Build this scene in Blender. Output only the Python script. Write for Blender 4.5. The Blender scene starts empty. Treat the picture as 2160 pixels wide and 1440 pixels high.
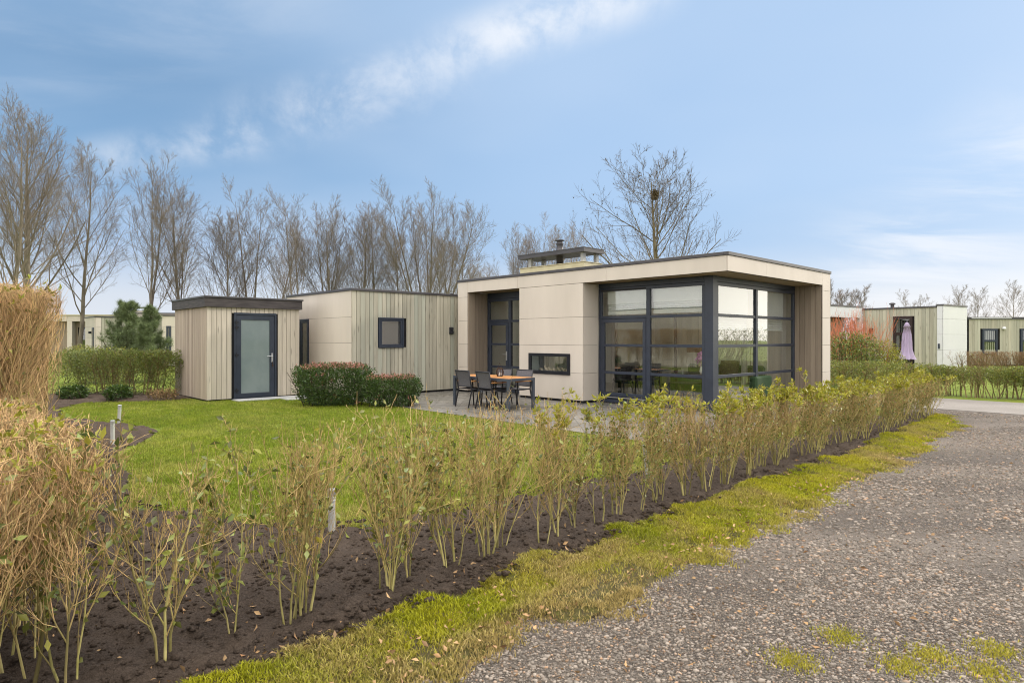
import bpy, math, random
import numpy as np
R = math.radians
S = bpy.context.scene
C = S.collection
random.seed(7)

# ------------------------------------------------------------------ camera, sky, sun, exposure
HC = 1.55                                  # eye height
cam = bpy.data.cameras.new('camera'); camo = bpy.data.objects.new('camera', cam); C.objects.link(camo)
camo.location = (0, 0, HC); camo.rotation_euler = (R(90), 0, 0)
cam.sensor_width = 36; cam.lens = 22.0; cam.shift_y = -6/2160
cam.clip_start = 0.05; cam.clip_end = 3000
S.camera = camo

TH = R(43.46)                              # heading of the houses
CB, SB = math.cos(TH), math.sin(TH)
OX, OY = 4.205, 12.18                      # roof corner of the main house
def W(b, a):                               # house frame (b along the short side, a along the long side) -> world
    return (OX + CB*b - SB*a, OY + SB*b + CB*a)
def Wn(ba):
    ba = np.asarray(ba, float)
    return np.stack([OX + CB*ba[..., 0] - SB*ba[..., 1], OY + SB*ba[..., 0] + CB*ba[..., 1]], -1)

SUN_EL = R(22)
sun_az = TH - R(17)                        # direction to the sun, counter-clockwise from +X
sd = (math.cos(SUN_EL)*math.cos(sun_az), math.cos(SUN_EL)*math.sin(sun_az), math.sin(SUN_EL))
sl = bpy.data.lights.new('sun', 'SUN'); sl.energy = 1.5; sl.angle = R(2.5); sl.color = (1.0, .93, .82)
so = bpy.data.objects.new('sun', sl); C.objects.link(so)
from mathutils import Vector
so.rotation_euler = Vector(sd).to_track_quat('Z', 'Y').to_euler()

world = bpy.data.worlds.new("World"); S.world = world; world.use_nodes = True
wt = world.node_tree; wt.nodes.clear()
def wn(t, **k):
    n = wt.nodes.new(t)
    for a_, v in k.items(): setattr(n, a_, v)
    return n
def wmath(op, a_, b_=None, clamp=False):
    n = wn('ShaderNodeMath', operation=op); n.use_clamp = clamp
    for i, v in enumerate((a_, b_)):
        if v is None: continue
        if isinstance(v, (int, float)): n.inputs[i].default_value = v
        else: wt.links.new(v, n.inputs[i])
    return n.outputs[0]
def wmix(f, a_, b_):
    n = wn('ShaderNodeMix', data_type='RGBA')
    for s_, v in ((n.inputs[0], f), (n.inputs[6], a_), (n.inputs[7], b_)):
        if isinstance(v, (int, float)): s_.default_value = v
        elif isinstance(v, tuple): s_.default_value = (*v, 1)
        else: wt.links.new(v, s_)
    return n.outputs[2]
def wstep(x, lo, hi):
    n = wn('ShaderNodeMapRange', interpolation_type='SMOOTHSTEP'); wt.links.new(x, n.inputs[0])
    n.inputs[1].default_value = lo; n.inputs[2].default_value = hi
    return n.outputs[0]
def wdot(v, vec):
    n = wn('ShaderNodeVectorMath', operation='DOT_PRODUCT'); wt.links.new(v, n.inputs[0]); n.inputs[1].default_value = vec
    return n.outputs['Value']
tc = wn('ShaderNodeTexCoord'); D = tc.outputs['Generated']
sep = wn('ShaderNodeSeparateXYZ'); wt.links.new(D, sep.inputs[0]); dx, dy, dz = sep.outputs
sky = wn('ShaderNodeTexSky', sky_type='NISHITA'); sky.sun_disc = False
sky.sun_elevation = SUN_EL; sky.sun_rotation = math.pi/2 - sun_az
sky.air_density = 1.0; sky.dust_density = 1.5; sky.ozone_density = 2.0
SK = 0.1                                   # background strength; colours below are divided by it
ramp = wn('ShaderNodeValToRGB'); wt.links.new(wmath('MULTIPLY', dz, 1.6, True), ramp.inputs[0])
els = ramp.color_ramp.elements
stops = [(0, (.72, .745, .80)), (.10, (.61, .665, .765)), (.22, (.35, .49, .70)), (.38, (.20, .36, .58)), (.55, (.165, .31, .515)), (.74, (.22, .37, .58))]
els[0].position, els[0].color = 0, (*stops[0][1], 1); els[1].position, els[1].color = stops[-1][0], (*stops[-1][1], 1)
for p_, c_ in stops[1:-1]:
    e = els.new(p_); e.color = (*c_, 1)
# nishita enters at its own brightness: scale it to the tint's range first
nscale = wn('ShaderNodeVectorMath', operation='SCALE'); wt.links.new(sky.outputs[0], nscale.inputs[0]); nscale.inputs[3].default_value = SK
base = wmix(.15, wmix(wmath('MULTIPLY', wmath('MULTIPLY', wstep(dx, -.52, .12), .92), wstep(dz, .05, .24)), ramp.outputs[0], (.375, .535, .765)), nscale.outputs[0])
# thin cloud: noise on a flat layer overhead
den = wmath('ADD', dz, .16)
inv = wmath('DIVIDE', 1.0, den)
pl = wn('ShaderNodeVectorMath', operation='SCALE'); wt.links.new(D, pl.inputs[0]); wt.links.new(inv, pl.inputs[3])
mp = wn('ShaderNodeMapping'); wt.links.new(pl.outputs[0], mp.inputs[0]); mp.inputs['Rotation'].default_value = (0, 0, R(-25)); mp.inputs['Scale'].default_value = (.8, 1.9, .5)
n1 = wn('ShaderNodeTexNoise'); wt.links.new(mp.outputs[0], n1.inputs['Vector']); n1.inputs['Scale'].default_value = 1.3; n1.inputs['Detail'].default_value = 7; n1.inputs['Roughness'].default_value = .58; n1.inputs['Distortion'].default_value = .5
n2 = wn('ShaderNodeTexNoise'); wt.links.new(pl.outputs[0], n2.inputs['Vector']); n2.inputs['Scale'].default_value = .9; n2.inputs['Detail'].default_value = 3
veil = wmath('MULTIPLY', wstep(n2.outputs[0], .42, .75), .20)
base = wmix(veil, base, (.52, .62, .76))
def band(nv, ctr, width, ext):
    d_ = wmath('ABSOLUTE', wdot(D, nv))
    m_ = wmath('SUBTRACT', 1.0, wstep(d_, 0, width))
    c_ = Vector(ctr).normalized()
    return wmath('MULTIPLY', m_, wstep(wdot(D, tuple(c_)), ext, 1.0))
def bandn(p, q):
    p = Vector(((p[0]-1080)/1320, 1, (714-p[1])/1320)); q = Vector(((q[0]-1080)/1320, 1, (714-q[1])/1320))
    return tuple(p.cross(q).normalized()), p
nb, _ = bandn((880, 130), (1320, -10)); 
def pdir(x, y): return ((x-1080)/1320, 1, (714-y)/1320)
w1 = band(nb, pdir(1165, 40), .060, .978); w1b = band(nb, pdir(930, 120), .045, .975)
nb2, _ = bandn((520, 265), (840, 185)); w2 = band(nb2, pdir(720, 225), .065, .972)
nb3, _ = bandn((250, 330), (420, 305)); w3 = band(nb3, pdir(360, 318), .04, .988)
nb4, _ = bandn((0, 90), (600, -20)); w4 = band(nb4, pdir(250, 30), .12, .93)
nb5, _ = bandn((1850, 620), (2250, 330)); w5 = band(nb5, pdir(2080, 500), .16, .95)
ragged = wstep(n1.outputs[0], .40, .70)
n3 = wn('ShaderNodeTexNoise'); wt.links.new(D, n3.inputs['Vector']); n3.inputs['Scale'].default_value = 9; n3.inputs['Detail'].default_value = 8; n3.inputs['Roughness'].default_value = .62; n3.inputs['Distortion'].default_value = .22
rag2 = wstep(n3.outputs[0], .36, .68)
rag3 = wstep(n3.outputs[0], .28, .62)
col = base
for m_, k_, r_ in ((w4, .25, ragged), (w5, .75, ragged), (w3, .45, rag2), (w2, .5, rag2), (w1b, .28, rag2), (w1, .85, rag3)):
    col = wmix(wmath('MULTIPLY', wmath('MULTIPLY', m_, r_), k_, True), col, (.74, .77, .82))
# out-of-view sky overhead and behind the camera, brightened to light walls and ground
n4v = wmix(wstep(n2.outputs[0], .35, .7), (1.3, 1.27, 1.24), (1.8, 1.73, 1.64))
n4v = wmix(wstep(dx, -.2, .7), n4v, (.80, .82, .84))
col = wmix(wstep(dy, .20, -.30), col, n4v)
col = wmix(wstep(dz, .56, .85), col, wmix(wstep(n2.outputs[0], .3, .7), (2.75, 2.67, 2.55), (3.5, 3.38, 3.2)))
ga = sun_az-R(7); glow = wstep(wdot(D, (math.cos(R(6))*math.cos(ga), math.cos(R(6))*math.sin(ga), math.sin(R(6)))), .90, .985)
col = wmix(glow, col, (2.0, 1.88, 1.68))                     # hazy brightness round the veiled sun
col = wmix(wstep(dz, 0, -.03), col, (.25, .25, .2))
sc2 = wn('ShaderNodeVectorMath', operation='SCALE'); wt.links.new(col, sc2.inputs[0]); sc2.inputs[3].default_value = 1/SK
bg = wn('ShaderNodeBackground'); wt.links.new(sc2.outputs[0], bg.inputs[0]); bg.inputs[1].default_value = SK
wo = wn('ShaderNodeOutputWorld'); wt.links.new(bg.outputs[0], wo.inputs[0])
S.view_settings.view_transform = 'Standard'; S.view_settings.look = 'None'; S.view_settings.exposure = .33; S.view_settings.gamma = 1
try: S.view_settings.use_curve_mapping = False
except Exception: pass
S.cycles.max_bounces = 8; S.cycles.transparent_max_bounces = 16; S.cycles.use_denoising = True; S.cycles.pixel_filter_type = 'BLACKMAN_HARRIS'; S.cycles.filter_width = 1.05
S.cycles.caustics_reflective = False; S.cycles.caustics_refractive = False; S.cycles.sample_clamp_indirect = 6

# ------------------------------------------------------------------ materials
M = {}
def mat(name, c1, c2=None, scale=(3, 3, 3), rough=.7, bump=0, bscale=None, spec=.3, attr=None, ramp=None, metal=0, detail=6, c3=None, attr2=None, trans=0, lo=.35, hi=.65, knots=False, coat=0, sss=0):
    """c1..c2 by noise; attr: float attribute shifting the value (attr, strength); attr2: attribute mixing to c3"""
    m = bpy.data.materials.new(name); m.use_nodes = True; t = m.node_tree; N = t.nodes; bs = N['Principled BSDF']
    L = t.links.new
    tcn = N.new('ShaderNodeTexCoord'); mpn = N.new('ShaderNodeMapping'); L(tcn.outputs['Object'], mpn.inputs[0]); mpn.inputs['Scale'].default_value = scale
    nz = N.new('ShaderNodeTexNoise'); L(mpn.outputs[0], nz.inputs['Vector']); nz.inputs['Scale'].default_value = 1; nz.inputs['Detail'].default_value = detail; nz.inputs['Roughness'].default_value = .6
    mr = N.new('ShaderNodeMapRange'); L(nz.outputs[0], mr.inputs[0]); mr.inputs[1].default_value = lo; mr.inputs[2].default_value = hi
    mx = N.new('ShaderNodeMix'); mx.data_type = 'RGBA'; L(mr.outputs[0], mx.inputs[0])
    mx.inputs[6].default_value = (*c1, 1); mx.inputs[7].default_value = (*(c2 or c1), 1)
    out = mx.outputs[2]
    if attr2:
        at = N.new('ShaderNodeAttribute'); at.attribute_name = attr2
        m2 = N.new('ShaderNodeMix'); m2.data_type = 'RGBA'; L(at.outputs['Fac'], m2.inputs[0]); L(out, m2.inputs[6]); m2.inputs[7].default_value = (*c3, 1); out = m2.outputs[2]
    if attr:
        at = N.new('ShaderNodeAttribute'); at.attribute_name = attr[0]
        mm = N.new('ShaderNodeMapRange'); L(at.outputs['Fac'], mm.inputs[0]); mm.inputs[3].default_value = 1-attr[1]; mm.inputs[4].default_value = 1+attr[1]
        hv = N.new('ShaderNodeVectorMath'); hv.operation = 'SCALE'; L(out, hv.inputs[0]); L(mm.outputs[0], hv.inputs[3]); out = hv.outputs[0]
    if knots:
        mk = N.new('ShaderNodeMapping'); L(tcn.outputs['Object'], mk.inputs[0]); mk.inputs['Scale'].default_value = (9, 9, 1.6)
        vo = N.new('ShaderNodeTexVoronoi'); L(mk.outputs[0], vo.inputs['Vector']); vo.inputs['Scale'].default_value = 1.0
        kr = N.new('ShaderNodeMapRange'); L(vo.outputs['Distance'], kr.inputs[0]); kr.inputs[1].default_value = .06; kr.inputs[2].default_value = .2; kr.inputs[3].default_value = .62; kr.inputs[4].default_value = 1
        kv = N.new('ShaderNodeVectorMath'); kv.operation = 'SCALE'; L(out, kv.inputs[0]); L(kr.outputs[0], kv.inputs[3]); out = kv.outputs[0]
    L(out, bs.inputs['Base Color'])
    bs.inputs['Roughness'].default_value = rough; bs.inputs['Specular IOR Level'].default_value = spec; bs.inputs['Metallic'].default_value = metal
    if coat: bs.inputs['Coat Weight'].default_value = coat
    if bump:
        b2 = nz
        if bscale:
            b2 = N.new('ShaderNodeTexNoise'); L(tcn.outputs['Object'], b2.inputs['Vector']); b2.inputs['Scale'].default_value = bscale; b2.inputs['Detail'].default_value = 8
        bn = N.new('ShaderNodeBump'); bn.inputs['Strength'].default_value = 1; bn.inputs['Distance'].default_value = bump; L(b2.outputs[0], bn.inputs['Height']); L(bn.outputs[0], bs.inputs['Normal'])
    if trans:
        tr = N.new('ShaderNodeBsdfTranslucent'); L(out, tr.inputs[0]); ms = N.new('ShaderNodeMixShader'); ms.inputs[0].default_value = trans
        L(bs.outputs[0], ms.inputs[1]); L(tr.outputs[0], ms.inputs[2]); L(ms.outputs[0], N['Material Output'].inputs[0])
    M[name] = m
    return m
mat('cream_panel', (.59, .525, .455), (.655, .585, .51), (1.3, 1.3, .35), .55, 0, None, .35, ('rnd', .035))
mat('pale_panel', (.66, .66, .69), (.71, .71, .73), (1, 1, 1), .5)
mat('yellow_box', (.60, .54, .36), (.52, .46, .30), (4, 4, 6), .7, .002)
mat('green_plank', (.36, .335, .268), (.48, .448, .362), (14, 14, .7), .8, .003, None, .2, ('rnd', .16), knots=True, attr2='hue', c3=(.405, .425, .355))
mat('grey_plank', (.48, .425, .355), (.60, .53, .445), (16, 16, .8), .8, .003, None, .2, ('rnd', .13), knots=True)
mat('shade_plank', (.36, .295, .24), (.44, .365, .295), (16, 16, .8), .8, .003, None, .2, ('rnd', .13))  # darker copy of grey_plank, shade of the shed's side walls put into colour
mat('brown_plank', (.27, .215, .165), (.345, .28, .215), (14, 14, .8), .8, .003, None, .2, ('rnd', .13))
mat('soffit_wood', (.29, .21, .125), (.38, .285, .175), (2, 16, 16), .65, .002, None, .3, ('rnd', .08))
mat('dark_wood', (.045, .038, .04), (.085, .073, .072), (3, 3, 24), .6, .002, None, .3)
mat('cap_metal', (.055, .05, .055), (.075, .07, .075), (2, 2, 2), .42, 0, None, .5)
mat('frame_paint', (.026, .033, .052), (.034, .043, .066), (5, 5, 5), .38, 0, None, .5)
mat('black_frame', (.012, .013, .018), (.018, .019, .025), (5, 5, 5), .4)
mat('frame_brown', (.035, .022, .022), None, (5, 5, 5), .4)
mat('steel', (.55, .55, .56), (.62, .62, .63), (30, 30, 4), .35, 0, None, .5, metal=.85)
mat('black_plinth', (.012, .011, .013), (.02, .018, .02), (6, 6, 6), .8)
mat('roof_felt', (.06, .06, .06), (.09, .09, .09), (4, 4, 4), .9)
mat('frosted', (.17, .215, .22), (.225, .27, .27), (1.5, 1.5, 1.1), .32, 0, None, .5, coat=.4)
mat('inner_wall', (.70, .68, .62), (.74, .72, .66), (1, 1, 1), .8)
mat('inner_plank', (.58, .56, .48), (.66, .63, .54), (12, 12, .8), .7, .002, None, .2, ('rnd', .08))
mat('inner_floor', (.32, .27, .20), (.42, .36, .27), (2, 14, 2), .5)
mat('blind_cloth', (.84, .86, .84), (.88, .89, .87), (4, 4, 4), .85, trans=.3)
mat('sofa_green', (.035, .07, .03), (.05, .09, .04), (8, 8, 8), .8)
mat('chair_black', (.015, .014, .015), (.03, .028, .028), (6, 6, 6), .5)
mat('brown_cloth', (.09, .065, .045), (.14, .10, .07), (9, 9, 9), .9)
mat('lamp_brown', (.16, .10, .06), (.2, .13, .08), (9, 9, 9), .8)
mat('pink_flower', (.65, .22, .38), (.45, .25, .6), (60, 60, 60), .6)
mat('cream_cloth', (.55, .47, .36), (.4, .33, .24), (14, 14, 14), .9)
mat('peach', (.62, .33, .2), None, rough=.7)
mat('teak', (.36, .15, .04), (.50, .235, .075), (24, 2.2, 8), .45, .001, None, .4, ('rnd', .15))
mat('anthracite', (.055, .065, .085), (.065, .077, .10), (5, 5, 5), .4, 0, None, .5)
mat('sling', (.10, .095, .105), (.135, .13, .14), (40, 40, 40), .75)
mat('dark_frame', (.02, .02, .026), (.03, .03, .036), (8, 8, 8), .4)
mat('lantern_wire', (.05, .03, .022), (.09, .05, .03), (20, 20, 20), .5, metal=.4)
mat('candle', (.75, .73, .68), None, rough=.5)
mat('bark', (.15, .127, .098), (.26, .222, .17), (7, 7, 2), .85, .02, None, .15, ('rnd', .3), attr2='age', c3=(.225, .187, .155))
mat('bark_far', (.19, .165, .15), (.26, .225, .20), (4, 4, 2), .9, 0, None, .1, ('rnd', .2), attr2='age', c3=(.27, .225, .20))  # paler bark, puts haze of distant trees into colour; also used for lavender stems
mat('bark_plane', (.22, .185, .11), (.14, .115, .07), (5, 5, 2), .8, .01, None, .15, ('rnd', .2), attr2='age', c3=(.13, .095, .065))
mat('shrub_bark', (.26, .235, .07), (.46, .40, .17), (22, 22, 9), .7, .003, None, .2, ('rnd', .5), attr2='age', c3=(.50, .33, .15))
mat('hedge_twig', (.22, .205, .065), (.47, .375, .17), (3, 3, 2), .7, .002, None, .2, ('rnd', .6), attr2='age', c3=(.53, .34, .175))
mat('brown_twig', (.16, .12, .06), (.23, .165, .09), (20, 20, 8), .8, 0, None, .1, ('rnd', .3), attr2='age', c3=(.26, .16, .09))
mat('red_twig', (.40, .15, .075), (.54, .24, .12), (20, 20, 8), .6, 0, None, .2, ('rnd', .3), attr2='age', c3=(.64, .20, .10))
mat('leaf_green', (.085, .145, .028), (.20, .25, .09), (9, 9, 9), .33, 0, None, .5, ('rnd', .55), attr2='hue', c3=(.36, .31, .04), trans=.25)
mat('leaf_dark', (.035, .075, .016), (.065, .12, .024), (9, 9, 9), .36, 0, None, .5, ('rnd', .55), attr2='hue', c3=(.14, .17, .035), trans=.18)
mat('leaf_yellow', (.30, .30, .025), (.42, .36, .04), (9, 9, 9), .42, 0, None, .4, ('rnd', .35), attr2='hue', c3=(.14, .20, .03), trans=.3)
mat('bud_pink', (.40, .145, .11), (.52, .26, .21), (40, 40, 40), .6, 0, None, .3, ('rnd', .3))
mat('needle', (.12, .165, .065), (.21, .255, .10), (5, 5, 5), .5, 0, None, .3, ('rnd', .4), attr2='hue', c3=(.13, .17, .085))
mat('dead_leaf', (.22, .11, .05), (.34, .19, .09), (9, 9, 9), .7, 0, None, .3, ('rnd', .45), attr2='hue', c3=(.42, .30, .15))
mat('blade', (.165, .235, .014), (.275, .32, .028), (1.7, 1.7, 1.7), .5, 0, None, .3, ('rnd', .6), attr2='hue', c3=(.44, .40, .11), trans=.35)
mat('moss_blade', (.25, .275, .012), (.42, .385, .024), (1.6, 1.6, 1.6), .6, 0, None, .2, ('rnd', .45), attr2='hue', c3=(.40, .31, .12), trans=.3)
mat('pebble', (.145, .12, .098), (.285, .242, .20), (900, 900, 900), .65, 0, None, .3, ('rnd', .62), attr2='hue', c3=(.30, .19, .115))
mat('lavender_cloth', (.42, .34, .50), (.48, .39, .56), (4, 4, 4), .8, trans=.15)
mat('silver_weathered', (.56, .56, .54), (.70, .70, .67), (14, 14, 5), .45, 0, None, .5, metal=.5)
mat('nest_stick', (.07, .05, .02), (.12, .09, .03), (9, 9, 9), .9)
mat('white_sling', (.7, .7, .7), None, rough=.7)
mat('curtain', (.62, .60, .56), (.5, .48, .45), (30, 30, .4), .8, trans=.3)
mat('paver_light', (.36, .365, .37), (.46, .46, .455), (2.5, 2.5, 2.5), .8, .001, 90)
mat('trunk_dark', (.05, .04, .03), (.09, .07, .05), (7, 7, 3), .9, 0, None, .1, ('rnd', .2), attr2='age', c3=(.10, .08, .05))

def glass(name, tint=(.95, .965, .955), ior=1.5):
    m = bpy.data.materials.new(name); m.use_nodes = True; t = m.node_tree; N = t.nodes; N.clear(); L = t.links.new
    tr = N.new('ShaderNodeBsdfTransparent'); tr.inputs[0].default_value = (*tint, 1)
    gl = N.new('ShaderNodeBsdfGlossy'); gl.inputs['Roughness'].default_value = .004; gl.inputs[0].default_value = (.95, .96, .95, 1)
    fr = N.new('ShaderNodeFresnel'); fr.inputs[0].default_value = ior
    tcn = N.new('ShaderNodeTexCoord'); nz = N.new('ShaderNodeTexNoise'); L(tcn.outputs['Object'], nz.inputs['Vector']); nz.inputs['Scale'].default_value = 1.1; nz.inputs['Detail'].default_value = 0
    bn = N.new('ShaderNodeBump'); bn.inputs['Strength'].default_value = 1; bn.inputs['Distance'].default_value = .0012; L(nz.outputs[0], bn.inputs['Height']); L(bn.outputs[0], gl.inputs['Normal'])
    mu = N.new('ShaderNodeMath'); mu.operation = 'MULTIPLY_ADD'; L(fr.outputs[0], mu.inputs[0]); mu.inputs[1].default_value = 2.6; mu.inputs[2].default_value = .06; mu.use_clamp = True
    ge = N.new('ShaderNodeNewGeometry'); fb = N.new('ShaderNodeMath'); fb.operation = 'SUBTRACT'; fb.inputs[0].default_value = 1; L(ge.outputs['Backfacing'], fb.inputs[1])
    mf = N.new('ShaderNodeMath'); mf.operation = 'MULTIPLY'; L(mu.outputs[0], mf.inputs[0]); L(fb.outputs[0], mf.inputs[1])
    mx = N.new('ShaderNodeMixShader'); L(mf.outputs[0], mx.inputs[0]); L(tr.outputs[0], mx.inputs[1]); L(gl.outputs[0], mx.inputs[2])
    o = N.new('ShaderNodeOutputMaterial'); L(mx.outputs[0], o.inputs[0]); M[name] = m
glass('glass')

def ground_mats():
    def start(name):
        m = bpy.data.materials.new(name); m.use_nodes = True; M[name] = m
        t = m.node_tree; N = t.nodes; L = t.links.new
        tcn = N.new('ShaderNodeTexCoord')
        def noise(s, d=6, r=.6):
            n = N.new('ShaderNodeTexNoise'); L(tcn.outputs['Object'], n.inputs['Vector']); n.inputs['Scale'].default_value = s; n.inputs['Detail'].default_value = d; n.inputs['Roughness'].default_value = r; return n.outputs[0]
        def vor(s, out='Color', feat='F1'):
            n = N.new('ShaderNodeTexVoronoi'); n.feature = feat; L(tcn.outputs['Object'], n.inputs['Vector']); n.inputs['Scale'].default_value = s; return n
        def rmp(x, st):
            n = N.new('ShaderNodeValToRGB'); L(x, n.inputs[0]); e = n.color_ramp.elements
            e[0].position, e[0].color = st[0][0], (*st[0][1], 1); e[1].position, e[1].color = st[-1][0], (*st[-1][1], 1)
            for p, c in st[1:-1]: e.new(p).color = (*c, 1)
            return n.outputs[0]
        def mix(f, a_, b_, bt='MIX'):
            n = N.new('ShaderNodeMix'); n.data_type = 'RGBA'; n.blend_type = bt
            for s_, v in ((n.inputs[0], f), (n.inputs[6], a_), (n.inputs[7], b_)):
                if isinstance(v, (int, float)): s_.default_value = v
                elif isinstance(v, tuple): s_.default_value = (*v, 1)
                else: L(v, s_)
            return n.outputs[2]
        def bump(h, d, prev=None):
            n = N.new('ShaderNodeBump'); n.inputs['Distance'].default_value = d; L(h, n.inputs['Height'])
            if prev: L(prev, n.inputs['Normal'])
            return n.outputs[0]
        def mr(x, a_, b_, c_=0, d_=1):
            n = N.new('ShaderNodeMapRange'); L(x, n.inputs[0]); n.inputs[1].default_value = a_; n.inputs[2].default_value = b_; n.inputs[3].default_value = c_; n.inputs[4].default_value = d_; return n.outputs[0]
        bs = N['Principled BSDF']; bs.inputs['Specular IOR Level'].default_value = .2; bs.inputs['Roughness'].default_value = .9
        return N, L, bs, noise, vor, rmp, mix, bump, mr
    N, L, bs, noise, vor, rmp, mix, bump, mr = start('grass_ground')
    c = mix(mr(noise(.45, 4), .35, .65), (.13, .20, .014), (.185, .24, .022)); c = mix(mr(noise(14, 6, .7), .3, .8), c, (.085, .10, .014)); c = mix(mr(noise(2.3, 5), .5, .75), c, (.22, .21, .04)); c = mix(mr(noise(6, 5), .66, .74), c, (.09, .07, .035))
    L(c, bs.inputs['Base Color']); L(bump(noise(60, 6, .8), .02), bs.inputs['Normal'])
    N, L, bs, noise, vor, rmp, mix, bump, mr = start('soil')
    c = mix(mr(noise(3, 6), .3, .7), (.055, .039, .029), (.10, .072, .053)); c = mix(mr(noise(70, 6, .75), .42, .7), c, (.135, .10, .078)); c = mix(mr(noise(180, 3, .7), .62, .72), c, (.17, .13, .10))
    L(c, bs.inputs['Base Color']); L(bump(noise(95, 8, .75), .02, bump(noise(26, 6, .7), .03)), bs.inputs['Normal'])
    N, L, bs, noise, vor, rmp, mix, bump, mr = start('gravel')
    v = vor(105); sx = N.new('ShaderNodeSeparateColor'); L(v.outputs['Color'], sx.inputs[0])
    c = rmp(sx.outputs[0], [(0, (.075, .062, .053)), (.3, (.135, .112, .095)), (.65, (.222, .186, .155)), (.88, (.295, .25, .21)), (1, (.38, .335, .285))])
    c = mix(mr(sx.outputs[1], .75, 1), c, (.24, .15, .09)); c = mix(mr(v.outputs['Distance'], .3, .75), c, (.05, .042, .035))
    c = mix(mr(noise(.5, 5), .45, .68, 0, .55), c, (.225, .19, .16)); c = mix(mr(noise(1.4, 5), .5, .8, 0, .6), c, (.085, .068, .055))
    tq = N.new('ShaderNodeTexCoord'); mq = N.new('ShaderNodeMapping'); L(tq.outputs['Object'], mq.inputs[0]); mq.inputs['Rotation'].default_value = (0, 0, -TH); mq.inputs['Scale'].default_value = (.12, .95, 1)
    nq = N.new('ShaderNodeTexNoise'); L(mq.outputs[0], nq.inputs['Vector']); nq.inputs['Scale'].default_value = 1.1; nq.inputs['Detail'].default_value = 4; c = mix(mr(nq.outputs[0], .48, .66, 0, .6), c, (.24, .205, .175)); c = mix(mr(nq.outputs[0], .5, .34, 0, .5), c, (.10, .085, .075))
    L(c, bs.inputs['Base Color']); bs.inputs['Roughness'].default_value = .75
    iv = mr(v.outputs['Distance'], 0, .8, 1, 0); L(bump(iv, .012, bump(noise(9, 5), .02)), bs.inputs['Normal'])
    N, L, bs, noise, vor, rmp, mix, bump, mr = start('asphalt')
    v = vor(120); sx = N.new('ShaderNodeSeparateColor'); L(v.outputs['Color'], sx.inputs[0])
    c = rmp(sx.outputs[0], [(0, (.17, .155, .14)), (1, (.31, .28, .255))]); c = mix(mr(noise(.6, 5), .4, .7), c, (.20, .18, .16))
    L(c, bs.inputs['Base Color']); L(bump(noise(80), .004), bs.inputs['Normal'])
    N, L, bs, noise, vor, rmp, mix, bump, mr = start('moss_ground')
    c = mix(mr(noise(1.4, 5), .35, .65), (.12, .13, .014), (.15, .125, .04)); c = mix(mr(noise(30, 6, .75), .35, .65), c, (.075, .058, .032)); c = mix(mr(noise(5, 5), .5, .7), c, (.13, .10, .06))
    L(c, bs.inputs['Base Color']); L(bump(noise(70, 6, .8), .02), bs.inputs['Normal'])
    N, L, bs, noise, vor, rmp, mix, bump, mr = start('patio_slab')
    br = N.new('ShaderNodeTexBrick'); tcn = N.new('ShaderNodeTexCoord'); L(tcn.outputs['Object'], br.inputs['Vector'])
    br.inputs['Scale'].default_value = 1; br.inputs['Brick Width'].default_value = .6; br.inputs['Row Height'].default_value = .6; br.inputs['Mortar Size'].default_value = .006; br.offset = 0
    br.inputs['Color1'].default_value = (.125, .115, .10, 1); br.inputs['Color2'].default_value = (.20, .185, .165, 1); br.inputs['Mortar'].default_value = (.05, .047, .04, 1)
    c = mix(mr(noise(1.2, 6), .45, .62), br.outputs['Color'], (.115, .105, .09)); c = mix(mr(noise(3.5, 6), .52, .72, 0, .6), c, (.26, .245, .225))
    L(c, bs.inputs['Base Color']); bs.inputs['Specular IOR Level'].default_value = .5
    L(mr(noise(1.2, 4), .42, .6, .25, .75), bs.inputs['Roughness']); L(bump(br.outputs['Fac'], -.003), bs.inputs['Normal'])
ground_mats()

# ------------------------------------------------------------------ mesh helpers
def mesh_from(name, V, F, attrs=None, smooth=False):
    """V (n,3); F list of (m,k) index arrays; attrs {name: per-vertex floats}"""
    me = bpy.data.meshes.new(name); V = np.asarray(V, np.float32)
    if not isinstance(F, list): F = [F]
    F = [np.asarray(f, np.int32) for f in F if len(f)]
    me.vertices.add(len(V)); me.vertices.foreach_set('co', V.ravel())
    idx = np.concatenate([f.ravel() for f in F]); tot = np.concatenate([np.full(len(f), f.shape[1], np.int32) for f in F])
    st = np.concatenate([[0], np.cumsum(tot)[:-1]]).astype(np.int32)
    me.loops.add(len(idx)); me.loops.foreach_set('vertex_index', idx)
    me.polygons.add(len(tot)); me.polygons.foreach_set('loop_start', st)
    me.update(calc_edges=True)
    if smooth: me.polygons.foreach_set('use_smooth', np.ones(len(tot), bool))
    for k, v in (attrs or {}).items():
        a_ = me.attributes.new(k, 'FLOAT', 'POINT'); a_.data.foreach_set('value', np.asarray(v, np.float32))
    me.validate(verbose=False)
    return me
def link(name, me, m=None, parent=None, loc=None, rz=0):
    o = bpy.data.objects.new(name, me); C.objects.link(o)
    if m is not None and me is not None:
        me.materials.clear(); me.materials.append(M[m] if isinstance(m, str) else m)
    if parent: o.parent = parent
    if loc: o.location = loc
    if rz: o.rotation_euler = (0, 0, rz)
    return o
def tag(o, label=None, cat=None, group=None, kind=None):
    for k, v in (('label', label), ('category', cat), ('group', group), ('kind', kind)):
        if v: o[k] = v
    return o
def thing(name, label, cat, loc=(0, 0, 0), rz=0, group=None):
    return tag(link(name, None, loc=loc, rz=rz), label, cat, group)
def copy_tree(o, parent=None):
    c = o.copy(); C.objects.link(c)
    if parent: c.parent = parent
    for ch in list(o.children): copy_tree(ch, c)
    return c

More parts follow.
